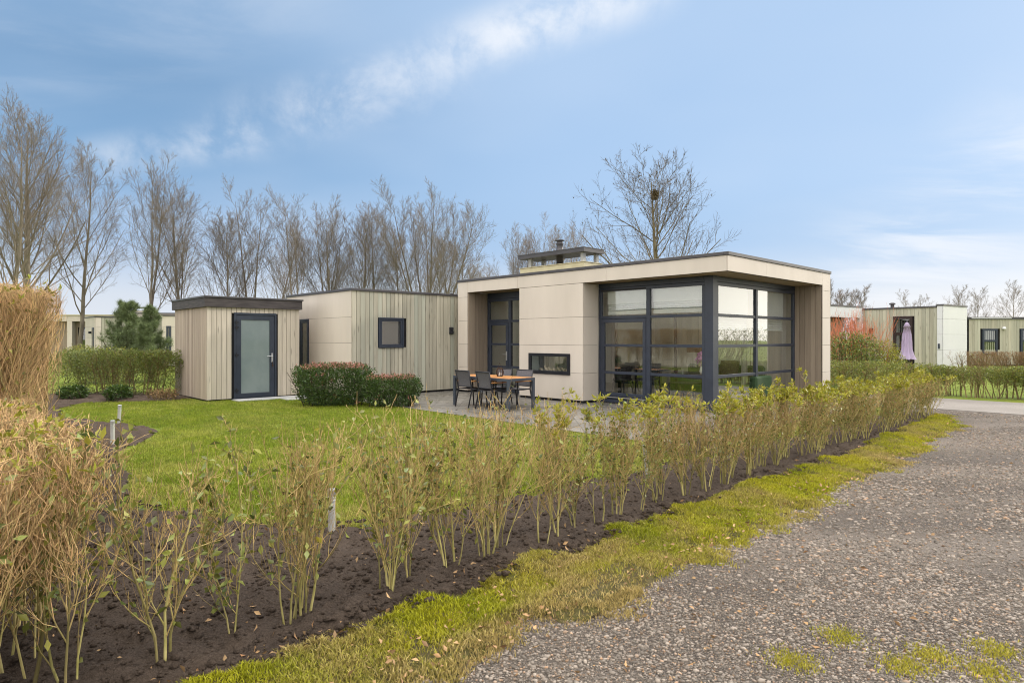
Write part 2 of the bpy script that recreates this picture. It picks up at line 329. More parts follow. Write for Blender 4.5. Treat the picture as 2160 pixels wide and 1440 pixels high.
class MB:
    def __init__(s): s.v = []; s.f = []; s.r = []; s.n = 0; s.rng = np.random.default_rng(len(bpy.data.meshes)+11); s.h = []
    def add(s, V, F, rnd=None, hue=0.):
        V = np.asarray(V, float); s.v.append(V)
        for f in F: s.f.append([i+s.n for i in f])
        s.n += len(V); s.r.append(np.full(len(V), s.rng.random() if rnd is None else rnd)); s.h.append(np.full(len(V), hue)); return s
    def box(s, x0, x1, y0, y1, z0, z1, rnd=None, hue=0.):
        x0, x1 = min(x0, x1), max(x0, x1); y0, y1 = min(y0, y1), max(y0, y1); z0, z1 = min(z0, z1), max(z0, z1)
        V = [(x, y, z) for z in (z0, z1) for x, y in ((x0, y0), (x1, y0), (x1, y1), (x0, y1))]
        return s.add(V, [(3, 2, 1, 0), (4, 5, 6, 7), (0, 1, 5, 4), (1, 2, 6, 5), (2, 3, 7, 6), (3, 0, 4, 7)], rnd, hue)
    def prism(s, pts, h0, h1, axis=2):
        """polygon pts (2-D) extruded along axis"""
        n = len(pts); V = []
        for h in (h0, h1):
            for p in pts: q = list(p); q.insert(axis, h); V.append(q)
        F = [list(range(n))[::-1], list(range(n, 2*n))]+[[i, (i+1) % n, n+(i+1) % n, n+i] for i in range(n)]
        return s.add(V, F)
    def tube(s, P, r, n=8, caps=True):
        P = np.asarray(P, float); r = np.broadcast_to(np.asarray(r, float), (len(P),))
        V, F = tube_arrays(P[None], r[None], n); F = [list(f) for f in F]
        if caps: F += [list(range(n))[::-1], list(range((len(P)-1)*n, len(P)*n))]
        return s.add(V, F)
    def lathe(s, prof, n=24, c=(0, 0)):
        V = [(c[0]+r*math.cos(2*math.pi*i/n), c[1]+r*math.sin(2*math.pi*i/n), z) for r, z in prof for i in range(n)]
        F = [(k*n+i, k*n+(i+1) % n, (k+1)*n+(i+1) % n, (k+1)*n+i) for k in range(len(prof)-1) for i in range(n)]
        return s.add(V, F+[list(range(n))[::-1], list(range((len(prof)-1)*n, len(prof)*n))])
    def build(s, name, m, parent=None, bevel=0, smooth=False, loc=None, rz=0):
        me = bpy.data.meshes.new(name); me.from_pydata(np.concatenate(s.v).tolist(), [], s.f); me.update()
        a_ = me.attributes.new('rnd', 'FLOAT', 'POINT'); a_.data.foreach_set('value', np.concatenate(s.r).astype(np.float32))
        a_ = me.attributes.new('hue', 'FLOAT', 'POINT'); a_.data.foreach_set('value', np.concatenate(s.h).astype(np.float32))
        if smooth: me.polygons.foreach_set('use_smooth', [True]*len(me.polygons))
        o = link(name, me, m, parent, loc, rz)
        if bevel:
            b_ = o.modifiers.new('bevel', 'BEVEL'); b_.width = bevel; b_.segments = 1; b_.limit_method = 'ANGLE'
        return o

def nrm(v): return v/np.maximum(np.linalg.norm(v, axis=-1, keepdims=True), 1e-9)
def tube_arrays(P, Rr, n=3):
    N_, K, _ = P.shape
    T = np.empty_like(P); T[:, 1:-1] = P[:, 2:]-P[:, :-2]; T[:, 0] = P[:, 1]-P[:, 0]; T[:, -1] = P[:, -1]-P[:, -2]; T = nrm(T)
    ax = nrm(P[:, -1]-P[:, 0]); ref = np.where(np.abs(ax[:, 2:3]) > .8, np.array([[1., 0, 0]]), np.array([[0, 0, 1.]]))
    U = nrm(np.cross(T, ref[:, None, :])); Vv = np.cross(T, U)
    an = np.arange(n)*2*np.pi/n
    V = P[:, :, None, :]+Rr[:, :, None, None]*(np.cos(an)[None, None, :, None]*U[:, :, None, :]+np.sin(an)[None, None, :, None]*Vv[:, :, None, :])
    base = (np.arange(N_)*K*n)[:, None, None]+(np.arange(K-1)*n)[None, :, None]
    i = np.arange(n)[None, None, :]; j = (np.arange(n)+1)[None, None, :] % n
    F = np.stack([base+i, base+j, base+n+j, base+n+i], -1).reshape(-1, 4)
    return V.reshape(-1, 3), F
class Twigs:
    """collects tubes with age / rnd attributes"""
    def __init__(s, rng): s.V = []; s.F = []; s.a = []; s.r = []; s.n = 0; s.rng = rng
    def add(s, P, Rr, age, sides=3):
        V, F = tube_arrays(P, Rr, sides); k = P.shape[1]*sides
        s.V.append(V); s.F.append(F+s.n); s.n += len(V)
        age = np.broadcast_to(np.asarray(age, float), (len(P),))
        s.a.append(np.repeat(np.clip(age+s.rng.normal(0, .12, len(P)), 0, 1), k)); s.r.append(np.repeat(s.rng.random(len(P)), k))
    def mesh(s, name): return mesh_from(name, np.concatenate(s.V), np.concatenate(s.F), {'age': np.concatenate(s.a), 'rnd': np.concatenate(s.r)}, True)
def grow(rng, par, n, t=(.2, .95), ang=(25, 45), lr=(.4, .6), fall=.5, K=5, trop=.4, wob=.25, rr=.55, rmin=.002, lmin=0, side=None):
    P, Rr, Ln = par; N_, Kp, _ = P.shape
    ix = np.repeat(np.arange(N_), n); m = len(ix)
    tt = t[0]+(t[1]-t[0])*((np.tile(np.arange(n), N_)+rng.random(m))/n)
    s_ = tt*(Kp-1); i = np.minimum(s_.astype(int), Kp-2); f = (s_-i)[:, None]
    p0 = P[ix, i]*(1-f)+P[ix, i+1]*f; tan = nrm(P[ix, i+1]-P[ix, i]); rad = Rr[ix, i]*(1-f[:, 0])+Rr[ix, i+1]*f[:, 0]
    a_ = rng.random(m)*6.283 if n < 3 else np.tile(np.arange(n)*2.4, N_)+np.repeat(rng.random(N_)*6.283, n)+rng.normal(0, .5, m)
    u = nrm(np.cross(tan, np.where(np.abs(tan[:, 2:3]) > .9, [[1., 0, 0]], [[0, 0, 1.]]))); v = np.cross(tan, u)
    an = np.radians(rng.uniform(ang[0], ang[1], m))[:, None]
    d = tan*np.cos(an)+(u*np.cos(a_)[:, None]+v*np.sin(a_)[:, None])*np.sin(an)
    ln = np.maximum(Ln[ix]*rng.uniform(lr[0], lr[1], m)*(1-fall*tt), lmin)
    Q = np.empty((m, K, 3)); Q[:, 0] = p0
    for k in range(1, K):
        d = nrm(d+np.array([0, 0, trop/(K-1)])+rng.normal(0, wob, (m, 3))/math.sqrt(K-1)*.6)
        Q[:, k] = Q[:, k-1]+d*(ln/(K-1))[:, None]
    r0 = np.maximum(rad*rr*rng.uniform(.7, 1.1, m), rmin)
    R_ = r0[:, None]*np.linspace(1, .4, K)[None, :]
    return Q, np.maximum(R_, rmin*.6), ln
def leaves_mesh(name, pts, rng, size=(.03, .05), up=.3, aspect=.45, dirs=None, hue=None):
    n = len(pts); d = rng.normal(0, 1, (n, 3)) if dirs is None else dirs+rng.normal(0, .5, (n, 3))
    d[:, 2] += up; d = nrm(d); s_ = rng.uniform(size[0], size[1], n)[:, None]
    w = nrm(np.cross(d, rng.normal(0, 1, (n, 3)))); nn = np.cross(d, w)
    b = pts; tip = b+d*s_; mid = b+d*s_*.5
    V = np.stack([b, mid+w*s_*aspect*.5+nn*s_*.12, tip-nn*s_*.05, mid-w*s_*aspect*.5+nn*s_*.12, mid], 1).reshape(-1, 3)
    o = np.arange(n)[:, None]*5
    F = np.concatenate([o+[[0, 1, 4]], o+[[4, 1, 2]], o+[[0, 4, 3]], o+[[4, 2, 3]]])
    h = rng.random(n)**2 if hue is None else np.clip(hue+rng.normal(0, .15, n), 0, 1)
    return mesh_from(name, V, F, {'rnd': np.repeat(rng.random(n), 5), 'hue': np.repeat(h, 5)})
def inpoly(p, poly):
    x, y = p[:, 0], p[:, 1]; c = np.zeros(len(p), bool); poly = np.asarray(poly, float); n = len(poly)
    for i in range(n):
        x1, y1 = poly[i]; x2, y2 = poly[(i+1) % n]
        if y1 == y2: continue
        c ^= ((y1 > y) != (y2 > y)) & (x < (x2-x1)*(y-y1)/(y2-y1)+x1)
    return c
def vnoise(p, seed=0, scale=1.):
    """cheap smooth value noise on (n,2)"""
    g = np.random.default_rng(seed).random((64, 64)); q = np.asarray(p)*scale
    i = np.floor(q).astype(int); f = q-i; f = f*f*(3-2*f); a_ = lambda x, y: g[(i[:, 0]+x) % 64, (i[:, 1]+y) % 64]
    return (a_(0, 0)*(1-f[:, 0])+a_(1, 0)*f[:, 0])*(1-f[:, 1])+(a_(0, 1)*(1-f[:, 0])+a_(1, 1)*f[:, 0])*f[:, 1]
def px(x, y, Y):                           # a point at distance Y that the photo shows at (x, y); used to lay out real positions
    return ((x-1080)/1320*Y, Y, HC-(y-714)/1320*Y)

# ------------------------------------------------------------------ ground
G = tag(link('ground', mesh_from('ground', [(-500, -500, 0), (500, -500, 0), (500, 700, 0), (-500, 700, 0)], np.array([[0, 1, 2, 3]])), 'grass_ground'), kind='structure')
SOIL = [(-13, -3.12), (-9, -3.08), (-6, -3.05), (-3, -3.08), (0, -2.95), (3.3, -2.68), (3.4, -1.9), (-3.6, -1.75), (-5.2, -1.7), (-7, -1.55), (-8.69, -1.41), (-9.28, -.99), (-10.03, .8), (-9.46, 3.86), (-8.75, 5.2), (-8.45, 6.0), (-8.75, 6.9), (-9.3, 8.7), (-9.2, 11), (-8.5, 12.0), (-6.9, 11.2), (-6.3, 11.2), (-6.3, 13), (-8.2, 15), (-13, 15)]
VERGE = [(-13, -2.88), (-9.5, -2.86), (-6, -2.86), (-3, -2.90), (0, -2.80), (3.3, -2.54), (3.5, -2.85), (2.7, -3.15), (1.8, -3.4), (.5, -3.5), (-4, -3.68), (-8, -3.7), (-13, -3.7)]
GRAVEL = [(-40, -3.5), (1.5, -3.3), (3.0, -2.7), (4.9, -1.0), (4.9, -40), (-40, -40)]
ROAD = [(4.85, -60), (7.8, -60), (7.8, 40), (6.1, 40), (6.1, 1), (4.85, -1.1)]
def flat(name, poly, z, m):
    q = Wn(poly); return tag(link(name, mesh_from(name, [(x, y, z) for x, y in q], np.array([range(len(q))])), m), kind='structure')
flat('gravel_road', GRAVEL, .004, 'gravel')
flat('asphalt_road', ROAD, .008, 'asphalt')
def jagf(p, jag, seed): return (np.stack([vnoise(p, seed, 3.1), vnoise(p, seed+1, 3.1)], -1)-.5)*jag+(np.stack([vnoise(p, seed+2, 14), vnoise(p, seed+3, 14)], -1)-.5)*jag*.5
def edge_dist(p, poly):
    poly = np.asarray(poly, float); d = np.full(len(p), 9.)
    for i in range(len(poly)):
        a_, b_ = poly[i], poly[(i+1) % len(poly)]; e = b_-a_; t = np.clip(((p-a_)@e)/(e@e), 0, 1); d = np.minimum(d, np.linalg.norm(p-a_-t[:, None]*e, axis=1))
    return d
def taper(p, poly, jag, seed, w): return np.clip(edge_dist(p+jagf(p, jag, seed), poly)/w, 0, 1)
def patch(name, poly, cell, m, hfun, jag, seed, tw=.22):
    poly = np.array(poly); lo, hi = poly.min(0)-cell, poly.max(0)+cell
    nx, ny = (np.ceil((hi-lo)/cell)).astype(int)+1
    gx, gy = np.meshgrid(np.arange(nx), np.arange(ny), indexing='ij'); p = np.stack([lo[0]+gx.ravel()*cell, lo[1]+gy.ravel()*cell], -1)
    ins = inpoly(p+jagf(p, jag, seed), poly)
    w = Wn(p); z = hfun(p)*taper(p, poly, jag, seed, tw)-.012*(1-taper(p, poly, jag, seed, .06))
    ok = ins.reshape(nx, ny); cellok = ok[:-1, :-1] & ok[1:, :-1] & ok[1:, 1:] & ok[:-1, 1:]
    a_ = (gx*ny+gy)[:-1, :-1][cellok]
    F = np.stack([a_, a_+ny, a_+ny+1, a_+1], -1)
    used = np.zeros(nx*ny, int)-1; u = np.unique(F); used[u] = np.arange(len(u))
    return tag(link(name, mesh_from(name, np.column_stack([w, z])[u], used[F], None, True), m), kind='structure')
def soil_h(p): return .012+.035*vnoise(p, 3, 2.2)+.034*vnoise(p, 4, 7)+.040*vnoise(p, 5, 16)**2+.012*np.random.default_rng(4).random(len(p))
patch('soil_bed', SOIL, .04, 'soil', soil_h, .28, 20)
def verge_h(p): return .010+.035*np.clip((p[:, 1]+3.25)/.2, 0, 1)+.035*vnoise(p, 8, 2.0)+.02*vnoise(p, 9, 9)
patch('grass_verge', VERGE, .05, 'moss_ground', verge_h, .34, 40)
flat('patio', [(-3.55, -1.15), (5.2, -1.15), (5.2, .9), (.9, .9), (.9, 8.95), (-3.2, 8.95), (-3.55, 8.3)], .014, 'patio_slab')
pv = MB()
for i in range(4): pv.box(-5.75+i*.505, -5.75+i*.505+.498, 9.75, 10.25, .0, .03)
for i in range(4): pv.box(-5.75+i*.505, -5.75+i*.505+.498, 9.75-.505, 9.745, .0, .028) if i > 1 else None
tag(pv.build('path', 'paver_light', None, .004, loc=(OX, OY, 0), rz=TH), kind='structure')

# ---- grass, verge moss, pebbles, leaves (things nobody could count)
EXCL = [(-3.58, 5.5, -1.18, 9.0), (-6.4, -3.9, 10.3, 13.1), (-3.4, .9, 8.6, 12.8), (-5.78, -3.7, 9.74, 10.4)]
def scatter(rng, poly, n, dens):
    poly = np.array(poly); lo, hi = poly.min(0), poly.max(0); out = []; got = 0
    while got < n:
        p = lo+(hi-lo)*rng.random((n*3, 2)); p = p[inpoly(p, poly)]
        w = Wn(p); k = rng.random(len(p)) < dens(p, w); p = p[k]; out.append(p); got += len(p)
    return np.concatenate(out)[:n]
def blades(name, p, z, rng, h, wd, m, hue, bend=.5):
    n = len(p); w = Wn(p); an = rng.random(n)*6.283; d = np.stack([np.cos(an), np.sin(an)], -1); hh = rng.uniform(h[0], h[1], n); ww = rng.uniform(wd[0], wd[1], n)
    an2 = rng.random(n)*6.283; l = np.stack([np.cos(an2), np.sin(an2)], -1)*(hh*bend*rng.random(n)**.7)[:, None]
    b0 = np.column_stack([w-d*ww[:, None]*.5, z]); b1 = np.column_stack([w+d*ww[:, None]*.5, z])
    m0 = np.column_stack([w+l*.35-d*ww[:, None]*.4, z+hh*.6]); m1 = np.column_stack([w+l*.35+d*ww[:, None]*.4, z+hh*.6]); t = np.column_stack([w+l, z+hh*.95])
    V = np.stack([b0, b1, m1, m0, t], 1).reshape(-1, 3); o = np.arange(n)[:, None]*5
    me = mesh_from(name, V, [o+[[0, 1, 2, 3]], o+[[3, 2, 4]]], {'rnd': np.repeat(rng.random(n), 5), 'hue': np.repeat(hue, 5)})
    return tag(link(name, me, m), kind='stuff')
rng = np.random.default_rng(1)
LAWN = [(-9.35, -1.2), (-8.6, -1.5), (-7, -1.62), (-5.2, -1.78), (-3.6, -1.85), (3.3, -1.95), (3.3, -1.2), (-3.5, -1.2), (-3.5, 8.9), (-3.3, 12.5), (-6.2, 12.5), (-6.9, 11.3), (-8.5, 12.1), (-9.15, 11), (-9.25, 8.7), (-8.7, 6.9), (-8.4, 6.0), (-8.7, 5.2), (-9.4, 3.86), (-9.98, .8)]
def lawn_d(p, w):
    k = np.clip((6.2/np.maximum(w[:, 1], 3))**1.3, 0, 1)
    k = k*np.clip((vnoise(p, 37, 5)+.6*vnoise(p, 38, 17)-.22)*3, .25, 1)
    for b0, b1, a0, a1 in EXCL: k = np.where((p[:, 0] > b0) & (p[:, 0] < b1) & (p[:, 1] > a0) & (p[:, 1] < a1), 0, k)
    return k
p = scatter(rng, LAWN, 340000, lawn_d); w = Wn(p); far = np.clip(w[:, 1]/7, .8, 2.2)
hue = np.clip((vnoise(p, 31, .9)-.45)*1.0+(vnoise(p, 35, 4)-.5)*1.0+(vnoise(p, 36, 13)-.5)*1.0+.26+rng.normal(0, .25, len(p)), 0, 1)*(.45+.55*np.clip((11-w[:, 1])/5, 0.1, 1))
blades('lawn_grass', p, np.full(len(p), .0), rng, (.016, .05), (.0035, .006), 'blade', hue, .9)
VBIG = [(-13, -2.6), (0, -2.5), (3.6, -2.4), (3.8, -3.0), (1.8, -3.7), (-4, -4.0), (-13, -4.0)]
def verge_d(p, w):
    ins = inpoly(p+jagf(p, .34, 40)+rng.normal(0, .035, p.shape), VERGE); thin = np.clip((-3.38-p[:, 1])/.3, 0, 1)
    return np.clip((4.6/np.maximum(w[:, 1], 2.5))**1.2, 0, 1)*ins*np.clip((vnoise(p, 60, 2.6)+.5*vnoise(p, 61, 8)+.3*vnoise(p, 62, 21)-.30-.36*thin)*5, .16, 1)
p = scatter(rng, VBIG, 210000, verge_d)
hue = np.clip((vnoise(p, 33, 1.6)-.45)*1.7+(vnoise(p, 34, 6)-.5)*.8+rng.normal(0, .2, len(p))+np.clip((-3.35-p[:, 1])*1.3, 0, .5), 0, 1)
blades('verge_moss', p, verge_h(p)*taper(p, VERGE, .34, 40, .22)-.004, rng, (.008, .036), (.004, .008), 'moss_blade', hue, 1.1)
# tufts creeping into the gravel
cl = []
for x, y in ((2.05, 3.05), (1.85, 2.95), (2.2, 2.9), (1.35, 3.0), (1.7, 3.25), (2.4, 3.1), (.95, 4.15), (1.55, 4.75)):
    cl.append(np.array([x, y])+rng.normal(0, .058, (700, 2)))
cl = np.concatenate(cl); q = cl-np.array([OX, OY]); q = np.stack([q[:, 0]*CB+q[:, 1]*SB, -q[:, 0]*SB+q[:, 1]*CB], -1)
blades('gravel_weeds', q, np.full(len(q), .006), rng, (.008, .022), (.003, .006), 'moss_blade', np.clip(rng.random(len(q))*.6, 0, 1), 1.0)
ICO = []
t_ = (1+5**.5)/2
ICO = nrm(np.array([(-1, t_, 0), (1, t_, 0), (-1, -t_, 0), (1, -t_, 0), (0, -1, t_), (0, 1, t_), (0, -1, -t_), (0, 1, -t_), (t_, 0, -1), (t_, 0, 1), (-t_, 0, -1), (-t_, 0, 1)], float))
ICF = np.array([(0, 11, 5), (0, 5, 1), (0, 1, 7), (0, 7, 10), (0, 10, 11), (1, 5, 9), (5, 11, 4), (11, 10, 2), (10, 7, 6), (7, 1, 8), (3, 9, 4), (3, 4, 2), (3, 2, 6), (3, 6, 8), (3, 8, 9), (4, 9, 5), (2, 4, 11), (6, 2, 10), (8, 6, 7), (9, 8, 1)])
def stones(name, w, z, r, rng, m='pebble', hue=None):
    n = len(w); an = rng.random(n)*6.283; c_, s_ = np.cos(an), np.sin(an)
    sx, sy, sz = r*rng.uniform(.8, 1.45, n), r*rng.uniform(.7, 1.1, n), r*rng.uniform(.4, .8, n)
    J = ICO[None]*(1+rng.normal(0, .12, (n, 12, 1))); x, y, zz = J[..., 0]*sx[:, None], J[..., 1]*sy[:, None], J[..., 2]*sz[:, None]
    V = np.stack([w[:, :1]+x*c_[:, None]-y*s_[:, None], w[:, 1:2]+x*s_[:, None]+y*c_[:, None], z[:, None]+zz], -1).reshape(-1, 3)
    F = (np.arange(n)*12)[:, None, None]+ICF[None]
    h = (rng.random(n) > .8)*rng.random(n) if hue is None else hue
    me = mesh_from(name, V, F.reshape(-1, 3), {'rnd': np.repeat(np.clip(rng.beta(1.3, 1.7, n)+(rng.random(n) > .93)*.3, 0, 1.2), 12), 'hue': np.repeat(h, 12)}, True)
    return tag(link(name, me, m), kind='stuff')
GR = [(-11.5, -3.5), (2.5, -3.25), (4.6, -2.0), (4.6, -9), (-2, -9), (-11.5, -5.6)]
p = scatter(rng, GR, 125000, lambda p, w: np.where(w[:, 1] < 2.3, 0, np.clip((3.6/np.maximum(w[:, 1], 2))**2.0, 0, 1))*np.where(np.abs(w[:, 0]) < w[:, 1]*1.0+.5, 1, 0)*np.clip((vnoise(p, 71, .9)+.5*vnoise(p*np.array([.3, 1]), 72, 2.2)-.45)*3, .3, 1))
w = Wn(p); stones('gravel_pebbles', w, np.full(len(w), .006), rng.gamma(2.2, .0021, len(w)).clip(.0022, .016)*np.clip(w[:, 1]/4, .85, 1.4), rng)
p = scatter(rng, SOIL[:14], 15000, lambda p, w: np.clip((4/np.maximum(w[:, 1], 2.2))**2, 0, 1)*(w[:, 1] > 2.2))
w = Wn(p)
soilc = stones('soil_crumbs', w, soil_h(p)+.0, rng.gamma(2.0, .0042, len(w)).clip(.003, .026), rng, 'soil')
# fallen leaves
p1 = scatter(rng, VERGE, 1300, lambda p, w: np.clip((3.6/np.maximum(w[:, 1], 2.5))**1.5, .02, 1)*np.where(p[:, 1] < -3.2, 1, .5))
p2 = scatter(rng, SOIL[:14], 480, lambda p, w: np.clip((4/np.maximum(w[:, 1], 2.5))**1.5, .02, 1))
p3 = scatter(rng, GR, 420, lambda p, w: np.clip((3.3/np.maximum(w[:, 1], 2.5))**2, .01, 1)*np.where(np.abs(w[:, 0]) < w[:, 1]*.95, 1, 0)*np.where(p[:, 1] > -4.6, 1, .35))
p4 = scatter(rng, LAWN, 60, lawn_d)
p = np.concatenate([p1, p2, p3, p4]); w = Wn(p); z = np.concatenate([np.full(len(p1), .05), soil_h(p2)+.008, np.full(len(p3), .016), np.full(len(p4), .035)])
d = rng.normal(0, 1, (len(p), 3)); d[:, 2] *= .15
me = leaves_mesh('fallen_leaves', np.column_stack([w, z]), rng, (.018, .048), 0, .5, d, .35)
tag(link('fallen_leaves', me, 'dead_leaf'), kind='stuff')

# ------------------------------------------------------------------ main house
H = thing('holiday_chalet', 'flat roofed cream panelled chalet with big dark framed corner windows and roof chimney', 'house', (OX, OY, 0), TH)
ZT, ZS, LA, LB, WB, WA, DB = 3.18, 2.87, 8.42, 5.3, .60, .66, .74     # fascia top, soffit, lengths, glass planes, door plane
JZ = [.07, .722, 1.39, 2.065, 2.74]
g = .006
def panels_b(mb, a0, a1, zs, b, th, cuts=()):   # cream panels standing in a plane b = const
    xs = [a0, *cuts, a1]
    for i in range(len(xs)-1):
        for j in range(len(zs)-1): mb.box(b, b+th, xs[i]+g/2, xs[i+1]-g/2, zs[j]+g/2, zs[j+1]-g/2)
def panels_a(mb, b0, b1, zs, a, th, cuts=()):
    xs = [b0, *cuts, b1]
    for i in range(len(xs)-1):
        for j in range(len(zs)-1): mb.box(xs[i]+g/2, xs[i+1]-g/2, a, a+th, zs[j]+g/2, zs[j+1]-g/2)
# fascia
f = MB(); panels_b(f, .024, 7.976, [ZS, ZT], 0, .022, (2.98, 5.9)); panels_a(f, 0, 4.796, [ZS, ZT], 0, .022, (1.693,)); f.build('fascia', 'cream_panel', H, .002)
f = MB(); f.box(.024, .06, .024, 7.976, ZS+.002, ZT-.002); f.box(.024, 4.796, .024, .06, ZS+.002, ZT-.002); f.build('fascia_backing', 'black_plinth', H)
c_ = MB(); c_.box(-.02, LB+.02, -.02, .08, ZT, ZT+.07); c_.box(-.02, .08, .08, LA+.02, ZT, ZT+.07); c_.box(LB-.08, LB+.02, .08, LA+.02, ZT, ZT+.07); c_.box(.08, LB-.08, LA-.08, LA+.02, ZT, ZT+.07); c_.build('roof_edge', 'cap_metal', H, .006)
MB().box(.08, 3.0, .08, LA-.08, 3.02, 3.12).box(4.8, LB-.08, .08, LA-.08, 3.02, 3.12).box(3.0, 4.8, .08, 1.3, 3.02, 3.12).box(3.0, 4.8, 3.1, LA-.08, 3.02, 3.12).build('roof', 'roof_felt', H)
skl = MB(); skl.box(2.95, 3.0, 1.25, 3.15, 3.121, 3.2).box(4.8, 4.85, 1.25, 3.15, 3.121, 3.2).box(3.0, 4.8, 1.25, 1.3, 3.121, 3.2).box(3.0, 4.8, 3.1, 3.15, 3.121, 3.2); skl = skl.build('added_skylight', 'frame_paint', H); MB().box(3.0, 4.8, 1.3, 3.1, 3.16, 3.17).build('pane', 'glass', skl)  # added roof light over gaps in roof and ceiling, brightens the dark room
sf = MB(); n_ = 8
for i in range(n_): sf.box(.062, LB-.5, .062+i*WA/n_, .062+(i+1)*WA/n_-.004, ZS+.004, ZS+.02)
for i in range(n_): sf.box(.062+i*DB/n_, .062+(i+1)*DB/n_-.004, WA+.066, 7.97, ZS+.006, ZS+.022)
sf.build('soffit', 'soffit_wood', H)
# pilasters at the two ends
f = MB(); panels_b(f, 7.976, LA, JZ+[ZT], 0, .022); f.box(.0, .46, LA-.022, LA, .07, ZT); f.build('corner_pilaster', 'cream_panel', H, .002)
f = MB(); panels_a(f, 4.796, LB, JZ+[ZT], 0, .022); f.box(LB-.022, LB, .026, LA-.03, .07, ZT, .5); f.build('end_wall', 'cream_panel', H, .002)
MB().box(.026, .5, 7.99, LA-.026, .0, ZT-.01).build('inner_core', 'black_plinth', H); MB().box(4.81, LB-.026, .026, .6, 0, ZT-.01).build('inner_core', 'black_plinth', H)
# plank returns of the recesses
def planks(mb, n, u0, u1, fn, hue=0.):
    wv = (u1-u0)/n
    for i in range(n):
        j = mb.rng.normal(0, .001); fn(u0+i*wv+.003, u0+(i+1)*wv-.003, j, (mb.rng.random() < .3)*mb.rng.random()*hue)
f = MB(); planks(f, 6, .03, DB, lambda u, v, j, h: f.box(u, v, 7.955+j, 7.985+j, .07, ZS, None, h)); f.build('door_recess_cladding', 'brown_plank', H)
f = MB(); planks(f, 5, .03, WA+.03, lambda u, v, j, h: f.box(4.775+j, 4.80+j, u, v, .07, ZS, None, h)); f.build('window_recess_cladding', 'brown_plank', H)
# chimney breast
f = MB(); panels_b(f, 3.669, 5.839, JZ[2:4]+[ZS-.002], 0.002, .022)
f.prism([(3.672, .073), (5.836, .073), (5.836, .719), (5.469, .719), (5.469, .668), (4.071, .668), (4.071, .719), (3.672, .719)], .002, .024, 0)
f.prism([(3.672, .725), (4.071, .725), (4.071, 1.181), (5.469, 1.181), (5.469, .725), (5.836, .725), (5.836, 1.387), (3.672, 1.387)], .002, .024, 0); panels_a(f, .026, WB-.02, JZ[:4]+[ZS-.002], 3.669, .022)
cb = f.build('chimney_breast', 'cream_panel', H, .002)
MB().box(.028, .058, 3.695, 5.8, .03, .66).box(.028, .058, 3.695, 5.8, 1.19, ZS-.01).box(.028, .058, 3.695, 4.06, .66, 1.19).box(.028, .058, 5.48, 5.8, .66, 1.19).box(.06, WB-.03, 3.695, 3.73, .03, ZS-.01).box(.06, DB, 5.80, 5.835, .03, ZS-.01).build('breast_backing', 'black_plinth', H)
MB().box(.03, .08, 3.69, 5.83, 0, .066).box(.0801, WB, 3.69, 3.74, 0, .066).build('plinth', 'black_plinth', H); MB().box(.03, .5, 8.0, LA-.03, 0, .066).build('plinth', 'black_plinth', H); MB().box(4.82, LB-.03, .03, .5, 0, .066).build('plinth', 'black_plinth', H)
# see-through fireplace
fw = MB(); z0, z1, a0, a1 = .666, 1.183, 4.07, 5.47
fw.box(-.03, .02, a0, a1, z0, z0+.085).box(-.03, .02, a0, a1, z1-.075, z1).box(-.03, .02, a0, a0+.085, z0+.085, z1-.075).box(-.03, .02, a1-.085, a1, z0+.085, z1-.075)
FW = fw.build('fireplace_window', 'black_frame', H, .003)
MB().box(-.008, -.004, a0+.07, a1-.07, z0+.07, z1-.06).build('pane', 'glass', FW)
MB().box(.03, .62, a0-.005, a1+.005, z0+.0, z0+.05).box(.03, .62, a0-.03, a0-.005, z0+.05, z1).box(.03, .62, a1+.005, a1+.03, z0+.05, z1).box(.03, .62, a0-.03, a1+.03, z1, z1+.03).build('firebox', 'paver_light', FW)
lg = MB()
for i in range(7):
    y = 4.3+i*.15; lg.tube([(.2+.05*(i % 2), y, z0+.09), (.33, y+.18, z0+.10+.03*(i % 3))], .035, 7)
lg.build('logs', 'cream_cloth', FW)

# glazing
def frame_b(mb, b, a0, a1, z0, z1, w, d=.06): mb.box(b, b+d, a0, a1, z0, z0+w).box(b, b+d, a0, a1, z1-w, z1).box(b, b+d, a0, a0+w, z0+w, z1-w).box(b, b+d, a1-w, a1, z0+w, z1-w)
def frame_a(mb, a, b0, b1, z0, z1, w, d=.06): mb.box(b0, b1, a, a+d, z0, z0+w).box(b0, b1, a, a+d, z1-w, z1).box(b0, b0+w, a, a+d, z0+w, z1-w).box(b1-w, b1, a, a+d, z0+w, z1-w)
BZ = [2.05, 1.39, .74]
# left big window
f = MB(); f.box(WB, WB+.09, WA+.17, 3.665, 2.76, ZS+.002); f.box(WB-.03, WB+.09, WA+.17, 3.665, .03, .10)
frame_b(f, WB+.005, .83, 3.665, .10, 2.755, .075, .075); f.box(WB+.002, WB+.085, 2.205, 2.305, .175, 2.68)
f.box(WB+.008, WB+.078, 2.306, 3.59, 2.02, 2.09)
for z in BZ: f.box(WB+.012, WB+.07, .906, 2.204, z-.032, z+.032)
LW = f.build('terrace_window', 'frame_paint', H, .004)
f = MB(); zz = [.175]+BZ[::-1]+[2.68]
for i in range(4): f.box(WB+.038, WB+.044, .906, 2.204, zz[i]+.032*(i > 0), zz[i+1]-.032*(i < 3))
f.box(WB+.038, WB+.044, 2.306, 3.59, 2.09, 2.68)
f.build('pane', 'glass', LW)
f = MB(); f.box(WB-.01, WB+.02, 2.32, 3.58, 2.69, 2.715).build('trickle_vent', 'chair_black', LW)
f = MB(); frame_b(f, WB-.012, 2.31, 3.585, .18, 2.015, .085, .07)
for z in (1.39, .74): f.box(WB-.006, WB+.05, 2.395, 3.50, z-.032, z+.032)
GD = f.build('terrace_door', 'frame_paint', H, .004)
f = MB()
